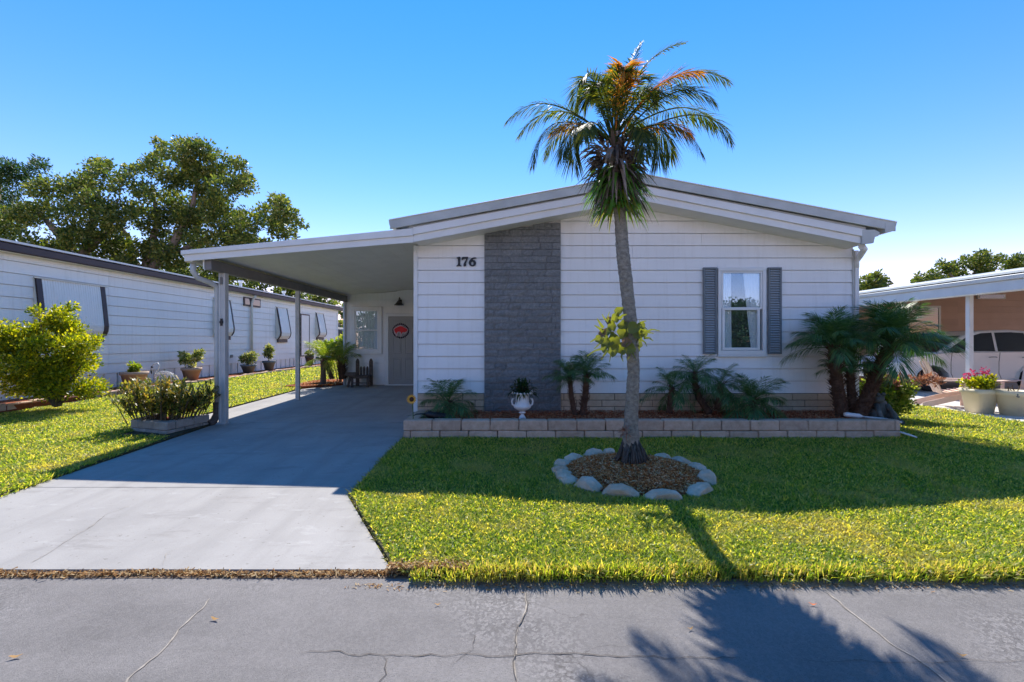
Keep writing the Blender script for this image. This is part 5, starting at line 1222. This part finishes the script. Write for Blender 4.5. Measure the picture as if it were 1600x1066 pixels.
# shorter palms in the bed
FV = []
for vv_ in range(8):
    rnd = random.Random(vv_); e = R(80-vv_*12); L = 1.0
    ctrl = Vector((math.cos(e)*.62, 0, math.sin(e)*.62)); tipv = Vector((.42+.08*vv_+.0, 0, math.sin(e)*.95-.16-.03*vv_))
    FV.append(make_frond((0,0,0), ctrl, tipv, 46, .27, .0060, start=.15, grav=.30+.06*vv_, seed=vv_+40).mesh('frond', M['pygmy']))
FVL = []
for me_ in FV[:6]: q_ = me_.copy(); q_.materials.clear(); q_.materials.append(M['lime']); FVL.append(q_)
FVL += FVL[:2]
def pygmy(name, label, base, trunks, group='short palms along the house front', FV=FV):
    t = thing(name, label, 'palm', base, group)
    bv = Vector(base)
    for (pts, r0, nf, L, up) in trunks:
        P_ = []; 
        for a, b in zip(pts, pts[1:]):
            a, b = Vector(a), Vector(b); n_ = max(2, int((b-a).length/.03))
            P_ += [a.lerp(b, i/n_) for i in range(n_)]
        P_.append(Vector(pts[-1])); m = MB(); m.tube(P_, [r0*(1.12-.2*i/len(P_))*(1+.10*(i % 2)) for i in range(len(P_))], 10)
        # dead leaf stubs on the trunk
        for i in range(int(9*len(P_))):
            k = random.randrange(len(P_)); a = random.uniform(0, 6.28); c = P_[k]; d = Vector((math.cos(a), math.sin(a), random.uniform(.4, 1.1)))
            q = c+Vector((math.cos(a), math.sin(a), 0))*r0*.9; s_ = Vector((-math.sin(a), math.cos(a), 0))*r0*.22
            tip_ = q+d*r0*random.uniform(.8, 1.5); m.add([q-s_, q+s_, tip_+Vector((0,0,.005)), q+Vector((0,0,-.015))], [(0,1,2),(1,3,2),(3,0,2)])
        build(m, 'trunk', M['pygtrunk'], t)
        top = P_[-1]-bv
        for i in range(nf):
            f = i/nf; az = i*2.39996+random.uniform(-.2, .2); var = min(7, int(f*(8 if up < .55 else 6.6))); 
            s_ = L*random.uniform(.85, 1.12)*(.8+.3*f)
            link('frond', FV[var], t, loc=top+Vector((0,0,-.04*f)), rot=(random.gauss(0,.12), up*random.uniform(-.35, .2) if up > .55 else random.uniform(.0, .45), az), scale=(s_, s_, s_))
    return t
D_ = 7.36
def pp(px_, py_, D=D_): return tuple(pix(px_, py_, D))
pygmy('date_palm', 'small dark stemless palm near the sunflower at the left end of the bed', pp(700,650), [([pp(700,650), pp(700,628)], .05, 30, .60, .5)])
pygmy('date_palm', 'twin trunked short palm between the white urn and the tall palm', pp(903,652), [([pp(899,652), pp(893,620), pp(890,590)], .035, 22, .44, .6), ([pp(910,650), pp(915,615), pp(917,585)], .045, 26, .50, .6)])
pygmy('date_palm', 'short palm cluster with curved trunk just right of the tall palm', pp(1080,650), [([pp(1046,645), pp(1048,625), pp(1050,605)], .04, 20, .48, .5), ([pp(1108,645), pp(1092,622), pp(1085,598), pp(1086,582)], .045, 24, .52, .5), ([pp(1122,640), pp(1124,620), pp(1126,600)], .05, 20, .50, .5)])
pygmy('date_palm', 'low spreading palm with arching fronds below the right shutter', pp(1178,655), [([pp(1178,655,7.2), pp(1176,625,7.2)], .05, 38, .66, .5)])
pygmy('date_palm', 'taller twin trunked shaggy palm against the right house corner', pp(1315,650), [([pp(1317,652,7.25), pp(1308,600,7.25), pp(1302,540,7.25)], .075, 44, .76, .7), ([pp(1334,652,7.3), pp(1330,610,7.3), pp(1328,580,7.3)], .055, 22, .60, .7)])
pygmy('date_palm', 'big shaggy palm leaning right past the house corner', pp(1345,655), [([pp(1340,655,7.2), pp(1360,610,7.2), pp(1372,578,7.2), pp(1392,538,7.2)], .085, 56, .90, .7)])
pygmy('date_palm', 'small feathery palm beside the blue bird bath behind the carport', pp(515,592,13), [([pp(519,592,13), pp(512,575,13), pp(506,560,13)], .05, 26, .75, .5), ([pp(535,592,13.4), pp(533,560,13.4)], .09, 14, .7, .5)], group='palms beyond the carport', FV=FVL)
for o in (palm, fern, stg): o.location.y += .12; o.location.x += .02
# ================================================================== BACKGROUND TREES
def tree(name, label, base, limbs, clumps, D, leafkey, perarea, L, W, group='trees behind the houses', jit=1.6, barkm='oakbark', light=None):
    t = thing(name, label, 'tree', base, group)
    cs = []; rs = []
    for (px_, py_, rp) in clumps:
        for k in range(3):
            d = D+random.uniform(-jit, jit); q = rp*random.uniform(.5, .75) if k else rp*.85
            o_ = (0, 0) if k == 0 else (random.uniform(-.75, .75)*rp, random.uniform(-.75, .75)*rp)
            cs.append(tuple(pix(px_+o_[0], py_+o_[1], d))); rs.append(q/FPX*d)
    n = int(perarea*sum(r*r for r in rs))
    leaf_cloud('crown', cs, rs, n, L, W, leafkey, t, up=.2, shell=.45)
    if light:  # sunlit look of some clumps put into a paler leaf colour
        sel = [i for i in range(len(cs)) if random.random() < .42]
        leaf_cloud('crown', [(cs[i][0], cs[i][1]-.3, cs[i][2]) for i in sel], [rs[i]*.8 for i in sel], int(n*.12), L, W, light, t, up=.3, shell=.7, label='leaf clumps in a paler colour that stands for sunlight')
    m = MB()
    for i, (pts, r0) in enumerate(limbs):
        P_ = [pix(p[0], p[1], D+(p[2] if len(p) > 2 else 0)) if i or k else Vector(base) for k, p in enumerate(pts)]
        m = MB(); m.tube(P_, [r0*(1-.75*k/(len(P_)-1)) for k in range(len(P_))], 8); build(m, 'trunk' if i == 0 else 'limb', M[barkm], t)
    return t
cl1 = [(290,236,20),(318,236,22),(345,255,24),(262,238,16),(240,262,22),(272,278,24),(310,282,28),(350,296,26),(378,262,14),(385,292,18),(300,326,30),(345,340,32),(390,345,28),(422,336,24),(440,316,15),(456,335,14),(470,348,9),(436,362,18),(392,385,26),(350,382,30),(300,378,30),(262,330,28),(226,298,22),(205,268,13),(225,340,28),(255,380,30),(285,420,30),(330,415,30),(370,420,28),(410,390,20),(455,372,12),(300,260,18),(330,310,24),(240,410,26)]
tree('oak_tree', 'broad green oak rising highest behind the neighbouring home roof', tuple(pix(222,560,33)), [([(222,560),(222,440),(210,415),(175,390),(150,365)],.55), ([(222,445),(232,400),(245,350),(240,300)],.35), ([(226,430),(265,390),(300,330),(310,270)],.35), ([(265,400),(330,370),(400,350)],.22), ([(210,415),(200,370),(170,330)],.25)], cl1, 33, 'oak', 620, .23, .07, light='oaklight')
cl2 = [(150,262,18),(165,256,12),(132,284,22),(172,288,22),(102,288,18),(92,318,28),(132,330,32),(172,335,30),(112,368,32),(160,380,32),(62,298,18),(52,336,28),(40,380,30),(200,388,26),(80,400,30),(130,412,28),(190,420,28),(18,350,26),(8,390,30),(60,430,26),(170,430,26),(210,440,24),(20,425,24)]
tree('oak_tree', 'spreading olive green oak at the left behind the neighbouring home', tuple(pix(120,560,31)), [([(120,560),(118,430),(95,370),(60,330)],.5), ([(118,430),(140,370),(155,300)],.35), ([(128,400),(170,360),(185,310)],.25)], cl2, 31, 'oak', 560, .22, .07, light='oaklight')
cl2 += [(30,310,24),(75,270,14),(5,320,26),(110,262,14),(190,300,22),(70,360,30),(150,440,26),(110,440,26)]
cl3 = [(60,262,16),(0,262,22),(26,268,20),(-22,290,34),(14,292,26),(48,282,14),(-10,340,34),(24,325,24),(-50,310,40)]
tree('dark_tree', 'dark bluish green tree at the far left edge behind the olive oak', tuple(pix(-10,545,44)), [([(-10,545),(-8,380),(0,290)],.4)], cl3, 44, 'pine', 330, .34, .06)
cl4 = [(272,440,24),(310,445,24),(350,452,24),(395,452,24),(440,462,20),(480,470,18),(515,480,14),(420,435,18),(460,450,16),(500,468,14),(540,485,14)]
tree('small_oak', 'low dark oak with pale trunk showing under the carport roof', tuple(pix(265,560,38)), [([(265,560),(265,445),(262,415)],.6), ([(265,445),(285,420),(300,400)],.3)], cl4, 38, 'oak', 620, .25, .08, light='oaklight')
cl5 = [(1350,440,12),(1368,434,12),(1356,452,13),(1384,442,8),(1335,450,12),(1372,455,12)]
tree('round_tree', 'small bright green tree just right of the house corner', tuple(pix(1358,540,42)), [([(1358,540),(1358,470),(1360,440)],.3)], cl5, 42, 'oak', 620, .30, .09, light='oaklight')
cl6 = [(1438,434,10),(1458,428,9),(1478,420,11),(1496,420,11),(1512,408,10),(1535,402,13),(1556,408,10),(1500,432,15),(1465,438,13),(1540,425,15),(1525,415,12),(1438,444,10)]
tree('distant_tree', 'spreading dark green tree above the neighbour carport roof', tuple(pix(1505,545,50)), [([(1505,545),(1505,450),(1535,410)],.35), ([(1505,450),(1480,425),(1450,430)],.2)], cl6, 50, 'oak', 520, .30, .09)
tree('distant_tree', 'low tree crown cut by the right edge above the carport roof', tuple(pix(1590,545,52)), [([(1590,545),(1590,430)],.3)], [(1578,414,10),(1595,410,12),(1612,408,14),(1590,425,12)], 52, 'oak', 520, .30, .09)
tree('distant_bush', 'green tree seen through the gap left of the entry room', tuple(pix(530,535,45)), [([(530,535),(530,505)],.2)], [(522,512,9),(534,508,9),(545,514,10),(528,520,8)], 45, 'oaklight', 520, .30, .09)
fs_ = thing('far_shed', 'small dark roofed shed beyond the neighbouring home', 'shed', (-14.6, 38, .1))
m = MB(); m.box(-16.2, -12.5, 38, 41, -.1, 1.75); build(m, 'wall', M['doorgrey'], fs_); m = MB(); m.prism([(-16.6,1.72),(-12.1,1.72),(-14.3,2.5)], 37.6, 41.4); build(m, 'roof', M['bluegrey_roof'], fs_)
# unseen far side of the street: added bounce slab, and the reflected hedge
slab([(-14,-15),(22,-15),(22,-4.25),(-14,-4.25)], 'bounce_pavement', 'concrete2', None, .3, lambda y: -.08)['kind'] = 'structure'  # pale slab added out of view to bounce sun onto the front
hd = thing('hedge_across_road', 'dark hedge across the road, met only as a reflection in the front window', 'hedge', (4, -9, 0))
cc = [(x, -17+.4*math.sin(x), z_) for x in np.arange(-14, 22, .55) for z_ in (.6, 1.6, 2.5, 3.2+.3*math.sin(x*1.3))]
leaf_cloud('foliage', cc, [.95]*len(cc), 90000, .2, .08, 'pine', hd, shell=.4)
m = MB()
for x in np.arange(-8, 16, 1.6): m.tube([(x, -17, -.2), (x+.1, -17, 1.2), (x, -17, 2.5)], [.06, .05, .02], 6)
build(m, 'stems', M['stem'], hd, kind='stuff')
# ================================================================== GRASS
def grass(name, n, xr, yr, mask, zf, L=.048, W=.0048, mat='grass', lean=(.5, 1.45), azb=None, parent=None, dens_noise=True):
    X = rng.uniform(*xr, n); Y = rng.uniform(*yr, n); k = mask(X, Y); X, Y = X[k], Y[k]; n = len(X)
    Z = zf(X, Y)
    hn = 1+.28*np.sin(X*3.1+1.3*np.sin(Y*2.3))*np.sin(Y*2.7+X)+.15*np.sin(X*9+Y*4)*np.sin(Y*8.1)
    az = rng.uniform(0, 2*np.pi, n) if azb is None else azb+rng.normal(0, .6, n)
    l = L*rng.uniform(.55, 1.3, n)*hn; th = rng.uniform(*lean, n); w_ = W*rng.uniform(.7, 1.35, n)
    h = np.stack([np.cos(az), np.sin(az), np.zeros(n)], 1); s = np.stack([-np.sin(az), np.cos(az), np.zeros(n)], 1)
    tw = rng.normal(0, .5, n); s = s*np.cos(tw)[:, None]+np.array([0, 0, 1])*np.sin(tw)[:, None]
    P0 = np.stack([X, Y, Z-.006], 1)
    P1 = P0+h*(np.sin(th*.55)*l*.5)[:, None]+np.array([0,0,1])*(np.cos(th*.55)*l*.5)[:, None]
    P2 = P1+h*(np.sin(th*1.15)*l*.55)[:, None]+np.array([0,0,1])*(np.cos(th*1.15)*l*.55)[:, None]
    ww = w_[:, None]
    V = np.stack([P0-s*ww*.6, P0+s*ww*.6, P1-s*ww, P1+s*ww, P2], 1).reshape(-1, 3)
    F = (np.arange(n)[:, None]*5+np.array([[0,1,3, 0,3,2, 2,3,4]])).reshape(-1, 3)
    o = link(name, np_mesh(name, V, F, M[mat]), kind='stuff'); return o
def v_slab(y): return (np.clip(y, 2.5, 14.5)-7.83)*.0178
def v_lawn(x, y): return np.where(x < -4, np.minimum(v_slab(y)+.02, .13), np.minimum(v_slab(y), .005)+.02)
def v_rx(y): return np.interp(y, [2.9, 3.02, 4.38, 6.8, 7.9], [-.66, -.74, -1.49, -1.54, -1.57])
def fm_(X, Y):
    inr = ((X-RC.x)**2+(Y-RC.y)**2) < (RR+.02)**2
    bed_ = (Y > 6.66) & (X < 5.48+np.maximum(0, (Y-6.67)*.27))
    return (X > v_rx(Y)) & ~inr & ~bed_
vz = lambda X, Y: v_lawn(X, Y)
grass('grass', 135000, (-1.6, 5.2), (2.93, 4.3), fm_, vz)
grass('grass', 110000, (-1.6, 6.6), (4.3, 5.6), fm_, vz)
grass('grass', 80000, (-1.6, 8.2), (5.6, 6.9), fm_, vz, W=.005)
grass('grass', 20000, (5.5, 12), (6.9, 7.9), fm_, vz, W=.005)
grass('grass', 36000, (5.9, 8.5), (7.9, 14), lambda X, Y: (X > 6.35) | (Y > 9.3), vz, W=.006)
grass('grass', 22000, (5.2, 14), (2.93, 6.9), fm_, vz, W=.007)
vlx = lambda y: np.interp(y, [3.0, 4.34, 6.42, 7.8, 7.9, 7.95, 12.9, 13.6], [-4.62, -4.71, -4.89, -5.0, -5.4, -5.64, -5.64, -5.2])
lm = lambda X, Y: (X < vlx(Y)-.005) & ~((X > -5.72) & (Y > 6.82) & (Y < 7.75)) & ~((X > -6.05) & (Y > 12.9) & (Y < 15))
grass('grass', 90000, (-10.5, -4.6), (3.6, 6.6), lm, vz, W=.005)
grass('grass', 62000, (-9.36, -4.6), (6.6, 10), lm, vz, W=.006)
grass('grass', 42000, (-9.3, -5.5), (10, 15), lm, vz, W=.008)
grass('grass', 26000, (-9.3, -4.9), (15, 27), lm, vz, W=.012, L=.07)
# edges: longer blades hanging over the road and the driveway
zc = lambda X, Y: np.full(len(X), -.085)
grass('edge_grass', 9500, (-.62, 14), (2.86, 2.98), lambda X, Y: np.ones(len(X), bool), zc, L=.085, W=.004, azb=-np.pi/2, lean=(.2, 1.35))
grass('edge_grass', 9000, (-.62, 14), (2.88, 3.0), lambda X, Y: np.ones(len(X), bool), lambda X, Y: np.full(len(X), -.06), L=.07, W=.004, mat='grassedge', azb=-np.pi/2, lean=(.3, 1.5))
grass('edge_grass', 5500, (-1.62, -.6), (3.0, 7.6), lambda X, Y: np.abs(X-v_rx(Y)) < .035, lambda X, Y: v_slab(Y)+.003, L=.06, W=.004, mat='grassedge', azb=np.pi)
grass('edge_grass', 7000, (-5.2, -4.5), (3.0, 6.7), lambda X, Y: np.abs(X-vlx(Y)) < .04, lambda X, Y: v_slab(Y)+.003, L=.07, W=.005, mat='grass', azb=0)
# dry leaf litter caught between driveway and road
mb = MB(); mb.box(-9, -.55, 2.932, 3.03, -.2, -.0975); build(mb, 'litter_gutter', M['dirt'], kind='structure')
n = 6500; X = rng.uniform(-6.5, -.45, n)
chips('leaf_litter', np.stack([X, 2.972+rng.normal(0, .017, n)+.01*np.sin(X*5), -.094+.014*rng.random(n)], 1), .016, .0040, 'litter', flat=.5)
n = 1500; chips('leaf_litter', np.stack([rng.uniform(-.78, -.25, n), 2.95+np.abs(rng.normal(0, .05, n)), -.07+.03*rng.random(n)], 1), .020, .0045, 'litter', flat=.5)
n = 900; X = rng.uniform(-1, 6, n); chips('leaf_litter', np.stack([X, 2.86-np.abs(rng.normal(0, .035, n)), np.full(n, -.094)], 1), .012, .003, 'litter', flat=.2)
# single fallen leaves
for (px_, py_, lab, L_, mt) in ((336,970,'dry brown leaf on the road near the left crack',.028,'litter'),(25,1029,'dry brown leaf on the road at the far lower left',.028,'litter'),(1270,947,'small dark leaf on the road below the palm shadow edge',.022,'mulchchip'),(1503,1027,'pale yellow leaf lying on the road at the lower right',.022,'litter'),(962,905,'curled dark leaf at the end of the litter strip',.02,'mulchchip'),(1079,985,'pale straw leaf on the road in the middle',.018,'litter'),(684,947,'straw coloured leaf on the road near the driveway corner',.018,'litter')):
    x, y = gp(px_, py_); a = random.uniform(-.5, .5); V = []; 
    for i in range(7):
        f = i/6; w_ = L_*.28*math.sin(math.pi*min(1, f+.04)); c = Vector((x+(f-.5)*2*L_*math.cos(a), y+(f-.5)*2*L_*math.sin(a), -.093+.010*math.cos(f*3.1)**2)); V += [c+Vector((-math.sin(a), math.cos(a), .35))*w_, c-Vector((-math.sin(a), math.cos(a), -.1))*w_]
    m = MB(); m.add(V, [(2*i, 2*i+1, 2*i+3, 2*i+2) for i in range(6)], True); o = build(m, 'fallen_leaf', M[mt]); tag(o, lab, 'leaf', 'single fallen leaves on the road')
